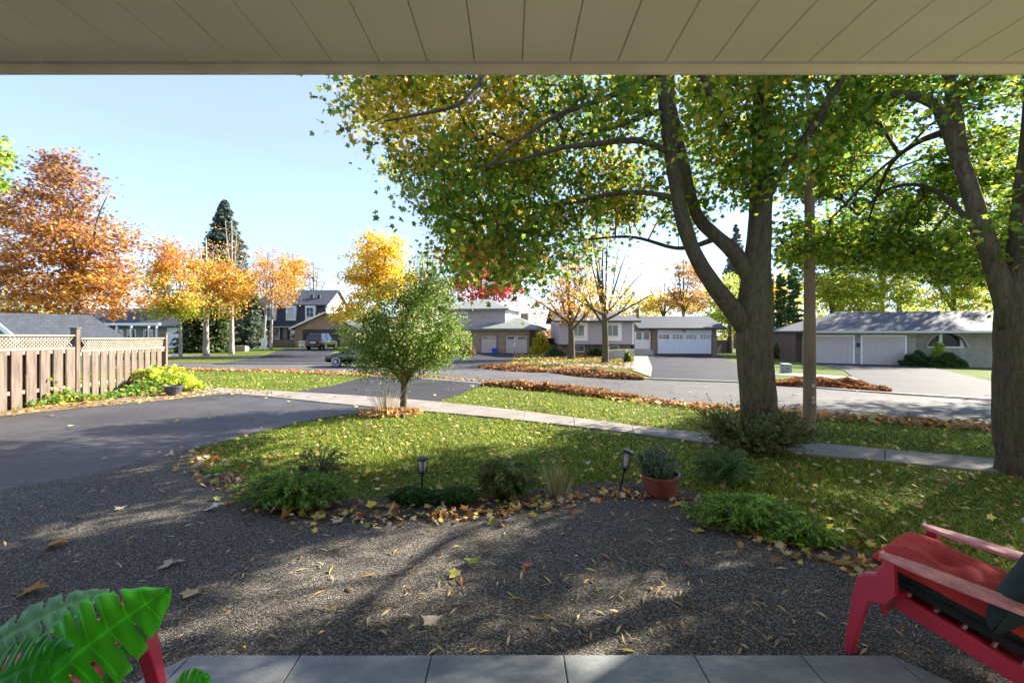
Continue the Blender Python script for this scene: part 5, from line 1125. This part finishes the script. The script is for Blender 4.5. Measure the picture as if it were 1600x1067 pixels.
# lawn signs
g = Pt(412.5, 518, 47); g.z = terr(g.x, g.y); r = root('yard_sign', g, 'tall blank white panel sign next to the white birch pair', 'sign')
MB().box(-.30, .30, -.02, .02, .12, 1.25).build('panel', M['white'], r, bevel=.01)
for xx in (-.27, .27): MB().box(xx-.02, xx+.02, -.02, .02, -.1, .12).build('leg', M['metal'], r)
g = Pt(472.5, 518, 52); g.z = terr(g.x, g.y); r = root('yard_sign', g, 'small white sign with dark purple printing, left of the suv', 'sign')
MB().box(-.42, .42, -.015, .015, .25, .86).build('panel', M['white'], r)
pr = plain('dark_purple_ink', (.08, .03, .09), .6); p_ = MB()
for k_ in range(7):
    a = -.36+k_*.105; p_.box(a, a+.055+.02*(k_ % 2), -.02, -.016, .52+.03*(k_ % 3), .74-.02*(k_ % 2))
p_.box(-.3, .3, -.02, -.016, .36, .42); p_.build('printing', pr, r)
for xx in (-.3, .3): MB().box(xx-.01, xx+.01, -.01, .01, -.1, .25).build('leg', M['metal'], r)
# planters
def planter(label, px0, px1, py, h, dep, m):
    a, b = at(px0, py), at(px1, py); L_ = (b-a).length; r = root('stone_planter', a, label, 'planter', math.atan2(b.y-a.y, b.x-a.x))
    z0 = 0
    n_ = 3
    for k_ in range(n_):
        j_ = .015*(k_ % 2); MB().box(-j_, L_+j_, -j_, .22, z0+h*k_/n_-.05*(k_ == 0), z0+h*(k_+1)/n_-.01).build('stone_course', M[m], r, bevel=.02)
    for xx in (0, L_-.22): MB().box(xx+.01, xx+.21, .23, dep, -.05, h-.02).build('side_course', M[m], r, bevel=.02)
    MB().box(.2, L_-.2, .2, dep, 0, h-.08).build('soil', M['soil'], r); MB().box(-.05, L_+.05, -.05, .26, h, h+.07).build('cap', M['stone'], r, bevel=.015)
planter('low stone planter around the foot of the crooked white birch', 344, 383, 549, .45, 1.2, 'stone')
planter('grey stone planter with red flowers beside the steps of the mauve house', 959, 991, 560.5, .62, 1.1, 'stone')
# autumn decoration at the ranch house
g = at(1513, 572); r = root('halloween_figure', g, 'small dark robed garden figure with white head beside the ranch hedge', 'decoration')
pu = plain('dark_purple_cloth', (.05, .035, .08), .9, .3)
MB().lathe([(0, .0), (.26, 0), (.24, .2), (.17, .55), (.15, .75), (.06, .84), (0, .86)], n=14).build('robe', pu, r, smooth=True)
MB().lathe([(0, .80), (.07, .82), (.11, .90), (.10, 1.0), (.05, 1.06), (0, 1.07)], n=12).build('head', M['white'], r, smooth=True)
for px, lab in ((1508, 'pale pumpkin left of the robed garden figure'), (1518.5, 'pale pumpkin in front of the robed garden figure'), (1526, 'white pumpkin furthest right beside the robed garden figure')):
    g = at(px, 573); r = root('pumpkin', g, lab, 'pumpkin', group='pale pumpkins by the ranch house'); V = []; n1, n2 = 20, 9; Fc = []
    for i in range(n2+1):
        th = math.pi*i/n2
        for q in range(n1):
            a = 2*math.pi*q/n1; rr = .13*(1+.09*abs(math.cos(a*4)))*math.sin(th); V.append((rr*math.cos(a), rr*math.sin(a), .1-.1*math.cos(th)*(1-.15*math.sin(th))))
    for i in range(n2):
        for q in range(n1): Fc.append((i*n1+q, i*n1+(q+1) % n1, (i+1)*n1+(q+1) % n1, (i+1)*n1+q))
    mk('fruit', V, Fc, plain('pale_pumpkin_skin', (.66, .6, .46), .5, .1), r, smooth=True)
    MB().tube([(0, 0, .19), (.01, 0, .25)], [.018, .012], 6).build('stalk', M['bark_far'], r)
g = at(278, 557); r = root('garden_stone', g+Vector((-.3, 0, 0)), 'white boulder at the foot of the young maple trunk', 'stone')
bm = bmesh.new(); bmesh.ops.create_icosphere(bm, subdivisions=2, radius=.2)
for v in bm.verts: v.co = Vector((v.co.x*1.2, v.co.y, v.co.z*.75+.08))*(1+.2*noise.noise(v.co*6))
me = bpy.data.meshes.new('rock'); bm.to_mesh(me); bm.free(); me.materials.append(M['white']); o = bpy.data.objects.new('rock', me); C.objects.link(o); o.parent = r
# dark pot half hidden in the leafy bush
g = G(271, 618); r = root('plant_pot', g, 'dark pot half hidden under the yellow green bush at the fence end', 'pot')
MB().lathe([(0, .0), (.15, 0), (.22, .22), (.24, .24), (.24, .28), (.21, .28), (.2, .2), (0, .2)], n=20).build('body', plain('dark_grey_pot', (.06, .065, .075), .5), r, smooth=False)

# dead ornamental sapling in front of the right garage door
g = G(807, 558); r = root('bare_sapling', g, 'crooked bare sapling in front of the right taupe garage door', 'sapling')
MB().tube([(0, 0, 0), (-.12, 0, .5), (-.3, 0, .85), (-.12, 0, 1.2), (-.16, 0, 1.6)], [.07, .06, .05, .035, .01], 7).build('trunk', M['birch'], r, smooth=True)
MB().tube([(-.12, 0, 1.2), (.1, 0, 1.45), (.05, 0, 1.8)], [.03, .02, .008], 6).build('branch', M['birch'], r, smooth=True)

# ---------------------------------------------------------------- porch
wd = 7.0
hs = root('porch', (0, -.6, 0), 'cream ribbed porch soffit with fascia board and unseen pale house wall under the eaves', 'porch')
SZ, SY = 1.7+(HY-97.5)/F*2.6, 2.6
o_ = Vector((0, -.6, 0)); pitch = 74.4/F*SY
mb = MB(o_); k0 = (72-CX)/F*SY
for k_ in range(-44, 62):
    x0 = k0+pitch*k_; x1 = x0+pitch; dz = random.uniform(-.0015, .0015); e = .0045
    if x0 < -wd or x1 > wd: continue
    # shallow panel: flat pan with a rolled rib at one side
    mb.face([(x0+e, -.6, SZ+dz), (x1-e, -.6, SZ-dz), (x1-e, SY, SZ-dz), (x0+e, SY, SZ+dz)])
    mb.face([(x1-e, -.6, SZ-dz), (x1, -.6, SZ+.014), (x1, SY, SZ+.014), (x1-e, SY, SZ-dz)])
    mb.face([(x1, -.6, SZ+.014), (x1+e, -.6, SZ+dz), (x1+e, SY, SZ+dz), (x1, SY, SZ+.014)])
sf = mb.build('soffit', M['soffit'], hs)
MB(o_).box(-wd, wd, -.6, SY+.02, SZ+.05, SZ+.3).build('roof_deck', M['darkwood'], hs)
fz = 1.7+(HY-114.5)/F*(SY+.012)
MB(o_).box(-wd, wd, SY+.012, SY+.035, fz, SZ+.32).build('fascia', M['fascia'], hs, bevel=.003)
MB(o_).box(-wd, wd, SY-.012, SY+.010, SZ-.004, SZ+.012).build('channel_trim', M['gutter'], hs, bevel=.002)
mb = MB(o_); mb.prism([(-wd, SY+.2, SZ+.30), (-wd, -5, SZ+2.6), (-wd, -5, SZ+2.4), (-wd, SY+.2, SZ+.34-.1)][::-1], [(wd, SY+.2, SZ+.30), (wd, -5, SZ+2.6), (wd, -5, SZ+2.4), (wd, SY+.2, SZ+.34-.1)][::-1]); mb.build('roof', M['roof_dark'], hs)
MB(o_).box(-wd+.4, wd-.4, -.9, -.6, -.1, SZ).build('house_wall', plain('cream_house_wall', (.72, .66, .54), .8, .1), hs)  # unseen wall behind the camera, kept pale to bounce light
# slate step
mb = MB(); tz = .10; fy = F*1.6/(1022-HY); 
def sx(px): return (px-CX)/F*fy
r = root('porch_step', (0, 0, 0), 'blue grey slate tiled porch step in the foreground', 'step')
J = [sx(300), sx(470), sx(675), sx(880), sx(1084), sx(1250), sx(1392)]
core = [(sx(300), fy-.01), (sx(1392), fy-.01), (sx(1392)+.55, fy-.75), (sx(1392)+.55, -.55), (sx(300)-.55, -.55), (sx(300)-.55, fy-.75)]
MB().prism([(x, y, -.1) for x, y in core], [(x, y, tz-.022) for x, y in core]).build('base', M['concrete'], r)
rowsy = [fy, fy-.62, fy-1.24, fy-1.86, -.55]; nt_ = 0
for k_ in range(4):
    ya, yb = rowsy[k_], rowsy[k_+1]
    for a, b in zip(J, J[1:]):
        MB().box(a+.003, b-.003, yb+.003, ya-.003, tz-.02, tz+random.uniform(-.001, .001)).build('tile', M['slate'], r, bevel=.004)
for s_, xa in ((-1, J[0]), (1, J[-1])):
    MB().prism(*[[(xa+s_*.004, fy-.004, z), (xa+s_*.004, fy-.75, z), (xa+s_*.545, fy-.75, z)][::s_] for z in (tz-.02, tz)]).build('corner_tile', M['slate'], r, bevel=.004)
    MB().box(min(xa+s_*.004, xa+s_*.545), max(xa+s_*.004, xa+s_*.545), -.55, fy-.757, tz-.02, tz).build('side_tile', M['slate'], r, bevel=.004)

# ---------------------------------------------------------------- path lights and the planted pot
lens = nm('frosted_lens'); lens[2].inputs['Base Color'].default_value = (.62, .58, .50, 1); lens[2].inputs['Roughness'].default_value = .25; lens[2].inputs['Transmission Weight'].default_value = .35
def path_light(label, px, py, pxt, pyt, s=1.0):
    g = G(px, py); r = root('path_light', g, label, 'garden light', group='solar path lights'); top = Pt(pxt, pyt, g.y); v = (top-g); Lh = v.length; ax = v.normalized()
    r.rotation_euler = ax.to_track_quat('Z', 'Y').to_euler(); h = Lh
    MB().tube([(0, 0, -.05), (0, 0, h*.58)], .011, 10).build('stake', M['black'], r)
    MB().lathe([(0, h*.50), (.014, h*.50), (.03, h*.55), (.046, h*.56), (.046, h*.585), (0, h*.585)], n=20).build('base', M['black'], r)
    MB().lathe([(.0, h*.586), (.036, h*.586), (.043, h*.93), (.0, h*.93)], n=20).build('lens', lens[0], r, smooth=True)
    for k_ in range(4):
        a = math.pi/2*k_+.4; MB().tube([(.044*math.cos(a), .044*math.sin(a), h*.57), (.052*math.cos(a), .052*math.sin(a), h*.935)], .0042, 6).build('rib', M['black'], r)
    MB().lathe([(0, h*.93), (.066, h*.93), (.070, h*.945), (.066, h*.965), (.05, h*.985), (0, h*.99)], n=24).build('cap', M['black'], r)
path_light('upright black path light with pale lens in the middle of the bed', 659, 768, 660.5, 714)
path_light('tilted black path light leaning right beside the red brown pot', 968, 768, 983, 702)
g = G(1032, 776); r = root('plant_pot', g, 'red brown pot at the paving edge', 'pot'); r.scale = (1.3,)*3; pr_ = 30/F*g.y
tc_ = plain('red_brown_glazed_pot', (.25, .065, .045), .35, .3, 9, .2, .002, spec=.6)
MB().lathe([(0, 0), (.098, 0), (.112, .015), (.128, .09), (.146, .16), (.150, .165), (.150, .185), (.138, .185), (.132, .15), (0, .148)], n=36).build('body', tc_, r, smooth=False, bevel=.003)
MB().lathe([(.1395, .1855), (.1505, .1855), (.1515, .193), (.1385, .193), (.1395, .1855)], n=36).build('rim', M['black'], r)
MB().lathe([(0, .152), (.06, .158), (.13, .150)], n=20).build('soil', M['soil'], r, smooth=True)
rng = np.random.default_rng(301); rt = root('lavender_plant', g+Vector((-.03, 0, .195)), 'grey green lavender growing in the red brown pot', 'plant'); rt.scale = (1.75, 1.75, 1.65); st = MB(); P = []; Hd = []
for i in range(110):
    a = rng.random()*6.283; e = rng.random()**.6; b = np.array((math.cos(a)*.07*e, math.sin(a)*.07*e, 0)); t = np.array((math.cos(a)*.135*e, math.sin(a)*.135*e, .20*(1-.35*e*e)*rng.uniform(.7, 1.05)))
    s = np.linspace(0, 1, 26)[:, None]; q = b+(t-b)*s+np.array((0, 0, .0)); st.tube([tuple(q[0]), tuple(q[12]), tuple(q[-1])], .0014, 4, caps=False)
    P.append(q+rng.normal(size=q.shape)*.004); Hd.append(np.tile((0, 0, 1.), (26, 1))+rng.normal(size=(26, 3))*.55)
P = np.concatenate(P); Hd = np.concatenate(Hd); st.build('stems', M['bark_far'], rt)
leafmesh('foliage', SLIV, P+np.array(rt.location), .032*(.7+.5*rng.random(len(P))), pal([(.14, .21, .13), (.2, .27, .18), (.10, .17, .07)], [3, 2, 2], len(P)), M['needle'], rt, head=Hd, up=.1, spread=1, org=rt.location)
g = G(972, 765); r = root('garden_ornament', g+Vector((-.01, -.03, .02)), 'small pale pink stone at the foot of the tilted path light', 'stone')
bm = bmesh.new(); bmesh.ops.create_icosphere(bm, subdivisions=2, radius=.035)
for v in bm.verts: v.co = Vector((v.co.x*1.2, v.co.y, v.co.z*.7))*(1+.15*noise.noise(v.co*30))
me = bpy.data.meshes.new('pebble'); bm.to_mesh(me); bm.free(); me.materials.append(plain('pink_stone', (.5, .32, .30), .7)); o = bpy.data.objects.new('pebble', me); C.objects.link(o); o.parent = r

# ---------------------------------------------------------------- red plastic garden chairs
red = plain('faded_red_plastic', (.58, .03, .07), .38, .1, 5, .25, .0015, bsc=180, spec=.6)
pink = plain('sunfaded_red_arm', (.80, .30, .30), .5, .35, 16, .4, .002, bsc=120)
def chair(label, loc, rz, W=.59, top_m=None):
    r = root('garden_chair', loc, label, 'chair', rz, group='red plastic garden chairs')
    for sd in (-1, 1):
        x = sd*W/2; 
        arm = MB(); n = 10; pts = []
        for i in range(n+1):
            t = i/n; y = .02-.70*t; wd_ = .044+.012*math.sin(math.pi*t); z = .552-.045*t; e = .018*math.sin(min(1, t*8)*math.pi/2)
            pts.append([(x-wd_*(.6+.4*min(1, t*6)), y, z-.022), (x+wd_*(.6+.4*min(1, t*6)), y, z-.022), (x+wd_*(.6+.4*min(1, t*6)), y, z), (x-wd_*(.6+.4*min(1, t*6)), y, z)])
        ids = [arm.pts(q) for q in pts]
        for a, b in zip(ids, ids[1:]):
            for k_ in range(4): arm.F.append((a+k_, a+(k_+1) % 4, b+(k_+1) % 4, b+k_))
        arm.F += [tuple(ids[0]+k_ for k_ in range(4)), tuple(ids[-1]+k_ for k_ in reversed(range(4)))]
        arm.build('arm', top_m or red, r, bevel=.008, seg=3)
        # front leg: flared shell reaching forward and out
        prof = [(.115, .0, .022), (.150, .0, .022), (.155, .05, .026), (.130, .30, .040), (.110, .405, .048), (.085, .430, .050), (.035, .445, .050), (.00, .528, .045), (-.040, .528, .040), (-.050, .37, .030), (-.012, .315, .026), (.055, .30, .024), (.085, .18, .022), (.112, .04, .020)]
        lg = MB(); xi = x-sd*.010; lg.prism([(x+sd*.035+sd*.05*(1-z/.53), y, z) for y, z, w_ in prof], [(xi-sd*.012+sd*.05*(1-z/.53), y, z) for y, z, w_ in prof]); lg.build('leg', red, r, bevel=.007, seg=3)
        rl = MB(); xr = x-sd*.045
        o1 = [(-.02, .275), (-.02, .355), (-.30, .285), (-.95, .075), (-.98, .0), (-.93, .0), (-.50, .135)]
        rl.prism([(xr, y, z) for y, z in o1], [(xr-sd*.035, y, z) for y, z in o1]); rl.build('side_rail', red, r, bevel=.006)
    MB().prism([(-W/2+.03, .03, .22), (W/2-.03, .03, .22), (W/2-.03, .05, .345), (-W/2+.03, .05, .345)][::1], [(-W/2+.03, .015, .22), (W/2-.03, .015, .22), (W/2-.03, .03, .35), (-W/2+.03, .03, .35)]).build('front_panel', red, r, bevel=.005)
    for i in range(6):
        y0 = .04-.10*i; z = .36-.03*i-.015*math.sin(i*.5); MB().box(-W/2+.05, W/2-.05, y0-.098, y0, z-.018, z).build('seat_slat', red, r, bevel=.006)
    for i in range(5):
        u = (i-2)/2; b0 = Vector((u*.19, -.52, .22)); b1 = Vector((u*.27, -.86, .92-.07*u*u)); w0, w1 = .040, .054; nrm = Vector((0, -.02, 0))
        MB().prism([b0+Vector((-w0, 0, 0)), b0+Vector((w0, 0, 0)), b1+Vector((w1, 0, 0)), b1+Vector((-w1, 0, 0))], [b0+Vector((-w0, 0, 0))+nrm, b0+Vector((w0, 0, 0))+nrm, b1+Vector((w1, 0, 0))+nrm, b1+Vector((-w1, 0, 0))+nrm]).build('back_slat', red, r, bevel=.006)
    MB().box(-W/2, W/2, -.70, -.655, .475, .51).build('back_rail', red, r, bevel=.006)
    return r
fwd = Vector((-.55, .835)).normalized(); wv = Vector((fwd.y, -fwd.x)); ctr = Vector((1.90, 2.34))+wv*.315
rzc = math.atan2(wv.y, wv.x)
ch = chair('red garden chair with faded pink arms carrying a red cushion on the right', (ctr.x, ctr.y, .02), rzc, .63, pink)
def cushion(name, label, loc, rz, L_, W_, T_, m_top, m_bot, tilt, tufts, seed, extra=None):
    r = root(name, loc, label, 'cushion', rz); n = 44; m = 34; V = []
    for s_ in (1, -1):
        for j_ in range(m+1):
            for i in range(n+1):
                u = -1+2*i/n; v = -1+2*j_/m; e = max(0, (1-abs(u)**5)*(1-abs(v)**5))**.45; z = s_*T_/2*e
                if s_ > 0:
                    for (a, b) in tufts: z -= .045*math.exp(-(((u-a)*W_*.5)**2+((v-b)*L_*.5)**2)/.0030)
                    z += .010*noise.noise(Vector((u*2.2+seed, v*2.2, 0)))+.006*noise.noise(Vector((u*7, v*3+seed, 2)))*e
                V.append(Vector((u*W_/2*(.97+.03*e), v*L_/2*(.97+.03*e), z)))
    Rm = Matrix.Rotation(tilt, 4, 'X'); V = [Rm @ v for v in V]; K = (n+1)*(m+1); Fc = []
    for s_ in (0, 1):
        for j_ in range(m):
            for i in range(n):
                a = s_*K+j_*(n+1)+i; q = (a, a+1, a+n+2, a+n+1); Fc.append(q if s_ == 0 else q[::-1])
    top = mk('top_cover', V[:K], Fc[:n*m], m_top, r, smooth=True)
    mk('underside', V[K:], [tuple(k_-K for k_ in f) for f in Fc[n*m:]], m_bot, r, smooth=True); return r
redc = plain('red_cushion_cloth', (.52, .04, .03), .85, .22, 5, .5, .002, bsc=260); blk = plain('black_cushion_cloth', (.02, .022, .024), .9, .2, 8, .4, .001, bsc=200); grn = plain('dark_green_cushion_cloth', (.025, .045, .045), .9, .3, 6, .4, .001, bsc=200)
def loc_on(r_, x, y, z): 
    c_, s_ = math.cos(rzc), math.sin(rzc); return (ctr.x+x*c_-y*s_, ctr.y+x*s_+y*c_, .02+z)
cushion('seat_cushion', 'puffy red seat cushion on the faded red chair', loc_on(ch, 0, -.20, .425), rzc, .60, .54, .13, redc, blk, R(13), [(0, .25)], 1)
cushion('seat_pad', 'flat black pad under the red seat cushion', loc_on(ch, 0, -.22, .352), rzc, .58, .53, .07, blk, blk, R(14), [], 4)
cushion('back_cushion', 'dark green cushion leaning against the back of the faded red chair', loc_on(ch, -.02, -.47, .57), rzc, .50, .56, .14, grn, grn, R(-66+180), [(0, 0)], 2)
f2 = Vector((-.17, .985)); w2 = Vector((f2.y, -f2.x)); c2 = Vector((-1.62, 1.93))-w2*.27
chair('bright red garden chair under the big glossy leaves at the lower left', (c2.x, c2.y, .02), math.atan2(w2.y, w2.x), .55)

# ---------------------------------------------------------------- split-leaf plant at the lower left
def split_leaf(parent, base, tip, width, normal, cols, name='leaf', slits=6, curl=.12, seed=0):
    rr = random.Random(seed); base = Vector(base); tip = Vector(tip); ax = (tip-base); L_ = ax.length; ax.normalize(); nr = Vector(normal); nr = (nr-ax*nr.dot(ax)).normalized(); sdv = ax.cross(nr)
    n, m = 110, 12; V = []; Fc = []; cs = []
    def wfun(s): return width*(max(0, math.sin(math.pi*min(1, (s*.93+.07))**.72))**.75)
    for sd in (-1, 1):
        cuts = [(.20+.66*(k_+rr.uniform(-.12, .12))/slits, rr.uniform(.18, .36), rr.uniform(.012, .028)) for k_ in range(slits)]
        i0 = len(V)
        for i in range(n+1):
            s = i/n
            for j_ in range(m+1):
                t = j_/m; w_ = wfun(s)*t; fw = (.30*t-.16*t*t)*width*(1.2-s) - (width*.35*t*max(0, .16-s)/.16)
                droop = -curl*(t*t)*width*1.2-.22*L_*(s-.35)**2
                ridge = .003*math.sin(s*46)*t
                q = base+ax*(s*L_+fw)+sdv*sd*w_+nr*(droop+ridge+.10*width*t*(1-t)*2)
                V.append(q); cs.append((t, s))
        for i in range(n):
            for j_ in range(m):
                s = (i+.5)/n; t = (j_+.5)/m; cut = False
                for c_, t0, w_ in cuts:
                    if t > t0 and abs(s-c_) < w_*(.35+.65*(t-t0)/(1-t0)): cut = True
                if not cut:
                    a = i0+i*(m+1)+j_; q = (a, a+1, a+m+2, a+m+1); Fc.append(q if sd > 0 else q[::-1])
    c = np.array(cols)*np.ones((len(V), 3)); tt = np.array(cs); vein = (np.abs(np.sin(tt[:, 1]*23)) < .12) & (tt[:, 0] < .9) | (tt[:, 0] < .05)
    c[vein] *= 1.5; c *= (1+.12*np.sin(tt[:, 1:2]*40+tt[:, :1]*6))
    o = mk(name, [v-Vector(parent.location) for v in V], Fc, M['monstera'], parent, cols=c, smooth=True); so_ = o.modifiers.new('thick', 'SOLIDIFY'); so_.thickness = .0012
    return o
pb = Vector((-1.02, .80, .1)); r = root('split_leaf_plant', pb, 'glossy split leaf plant with bright green leaves at the lower left corner', 'plant')
G1, G2 = (.14, .72, .04), (.22, .52, .30)
def stem(a, b, mid=None): 
    a, b = Vector(a)-pb, Vector(b)-pb; mid = (a+b)/2+Vector((.02, 0, .08)) if mid is None else Vector(mid)-pb
    Q = [a*(1-t)**2+mid*2*t*(1-t)+b*t*t for t in [i/10 for i in range(11)]]; o = mk('stem', *(lambda mb: (mb.V, mb.F))(MB().tube(Q, .006, 8)), M['stemg'], r, smooth=True); return o
M['stemg'] = plain('green_stem', (.05, .22, .03), .4, .1)
crown_p = pb+Vector((0, 0, .42))
b1, t1 = Pt(42, 1085, 1.02), Pt(258, 915, 1.20)
stem(crown_p, b1, (b1+crown_p)/2+Vector((-.05, 0, .12))); split_leaf(r, b1, t1, .135, (.05, -.62, .8), G1, seed=3, slits=4, curl=.04)
b2, t2 = Pt(200, 985, 1.32), Pt(10, 930, 1.30)
b2 = Pt(-25, 1010, 1.25); t2 = Pt(165, 912, 1.42)
stem(crown_p, b2, (b2+crown_p)/2+Vector((-.1, 0, .15))); split_leaf(r, b2, t2, .09, (-.1, -.35, .9), G2, seed=5, slits=3, curl=.05)
b3 = Pt(255, 1100, 1.15); t3 = Pt(322, 1058, 1.16)
stem(crown_p, b3, (b3+crown_p)/2+Vector((.05, 0, .05))); split_leaf(r, b3, t3, .055, (0, -.6, .8), G1, seed=7, slits=2)
b4 = Pt(-60, 1090, .98); t4 = Pt(100, 1010, 1.0)
stem(crown_p, b4, (b4+crown_p)/2+Vector((-.1, 0, .05))); split_leaf(r, b4, t4, .08, (.2, -.6, .8), (.06, .5, .03), seed=9, slits=5)
b5 = Pt(188, 1020, 1.22); t5 = Pt(242, 962, 1.25)
stem(crown_p, b5, (b5+crown_p)/2+Vector((.02, 0, .08))); split_leaf(r, b5, t5, .035, (0, -.7, .6), (.16, .36, .14), seed=12, slits=3, name='small_leaf')
for k_, (pa, pb_) in enumerate((((150, 1100), (185, 1000)), ((165, 1100), (205, 990)), ((172, 1100), (178, 1015)))):
    a, b = Pt(*pa, 1.15), Pt(*pb_, 1.2); d_ = (b-a); sdv = Vector((.008, 0, .002)); V = [a-sdv-pb, a+sdv-pb, a+d_*.5+sdv*1.3-pb, a+d_*.5-sdv*1.3-pb, b-pb]
    o = mk('blade', V, [(0, 1, 2, 3), (3, 2, 4)], M['monstera'], r, cols=np.tile((.14, .40, .04), (5, 1))); so_ = o.modifiers.new('thick', 'SOLIDIFY'); so_.thickness = .0012
MB().lathe([(0, .28), (.11, .28), (.15, .45), (.155, .47), (.14, .47), (.135, .42), (0, .42)], n=28).build('pot', M['black'], r)
st_ = root('plant_stand', pb, 'black stool carrying the split leaf plant, below the picture edge', 'stand')
MB().lathe([(0, .25), (.16, .25), (.165, .265), (.16, .28), (0, .28)], n=28).build('top', M['darkwood'], st_)
for k_ in range(4):
    a = math.pi/2*k_+.6; MB().tube([(.17*math.cos(a), .17*math.sin(a), 0), (.12*math.cos(a), .12*math.sin(a), .25)], .012, 8).build('leg', M['darkwood'], st_)

# ---------------------------------------------------------------- single large leaves lying on the paving
LV = [(75, 860, .15, (.50, .24, .05), 'curled brown maple leaf lying alone on the left paving'), (36, 935, .15, (.46, .22, .05), 'curled brown leaf above the split leaf plant'),
      (300, 932, .10, (.62, .48, .26), 'crumpled tan leaf on the paving behind the left red chair'), (338, 800, .13, (.60, .62, .50), 'pale grey maple leaf just left of the wide juniper'),
      (187, 802, .09, (.55, .5, .38), 'small pale leaf on the sunlit left paving'), (268, 888, .10, (.50, .45, .32), 'dull tan leaf curled on the shaded paving, left of centre'),
      (714, 902, .09, (.62, .58, .14), 'yellow five pointed leaf in the middle of the paving'), (740, 888, .10, (.26, .28, .06), 'olive green leaf next to the yellow leaf in mid paving'),
      (825, 892, .06, (.65, .16, .10), 'small red leaf in mid paving'), (673, 985, .10, (.62, .50, .36), 'pale tan maple leaf lying near the slate step'),
      (1086, 834, .09, (.66, .58, .10), 'bright yellow leaf on the paving before the low juniper'), (1063, 795, .09, (.66, .36, .06), 'orange leaf right of the red brown pot'),
      (1052, 770, .09, (.72, .52, .08), 'yellow leaf tucked against the right of the red brown pot'), (1293, 833, .11, (.80, .62, .05), 'bright yellow leaf on the lawn beyond the red cushioned chair'),
      (577, 797, .12, (.75, .62, .06), 'vivid yellow leaf at the bed edge, right of the wide juniper'), (482, 792, .13, (.40, .42, .05), 'olive yellow leaf standing against the wide juniper'),
      (528, 791, .08, (.45, .03, .05), 'crimson leaf at the bed edge beside the vivid yellow leaf'), (500, 812, .12, (.58, .52, .14), 'pale yellow green leaf at the paving edge under the wide juniper'),
      (605, 808, .12, (.62, .45, .28), 'tan maple leaf on the paving edge below the path light'), (527, 823, .10, (.60, .50, .36), 'pale leaf lying on the paving just below the bed'),
      (215, 985, .11, (.5, .42, .2), 'pale leaf by the leg of the left red chair'), (860, 797, .12, (.55, .50, .16), 'pale green leaf at the bed edge below the dry seed stalks'),
      (573, 745, .10, (.80, .62, .05), 'left of the two yellow leaves on the lawn by the path light'), (556, 745, .0, None, '')]
LV = [q for q in LV if q[3]]+[(592, 744, .10, (.80, .60, .05), 'right one of the two yellow leaves on the lawn by the path light')]
rng = np.random.default_rng(5)
for px, py, s_, c_, lab in LV:
    g = G(px, py, .05 if py < 780 else .03); r0 = rng.random()*6.28; V = MAPLE[0].copy(); V[:, 2] += .25*V[:, 0]**2+.12*np.sin(V[:, 1]*4+r0)
    ca, sa = math.cos(r0), math.sin(r0); Vr = np.stack([V[:, 0]*ca-V[:, 1]*sa, V[:, 0]*sa+V[:, 1]*ca, V[:, 2]], 1)*s_
    o = mk('fallen_leaf', Vr, MAPLE[1], M['leaf_dry'], cols=np.tile(c_, (len(V), 1))); o.location = g+Vector((0, 0, s_*.12)); tag(o, lab, 'leaf', 'large single leaves on the ground')
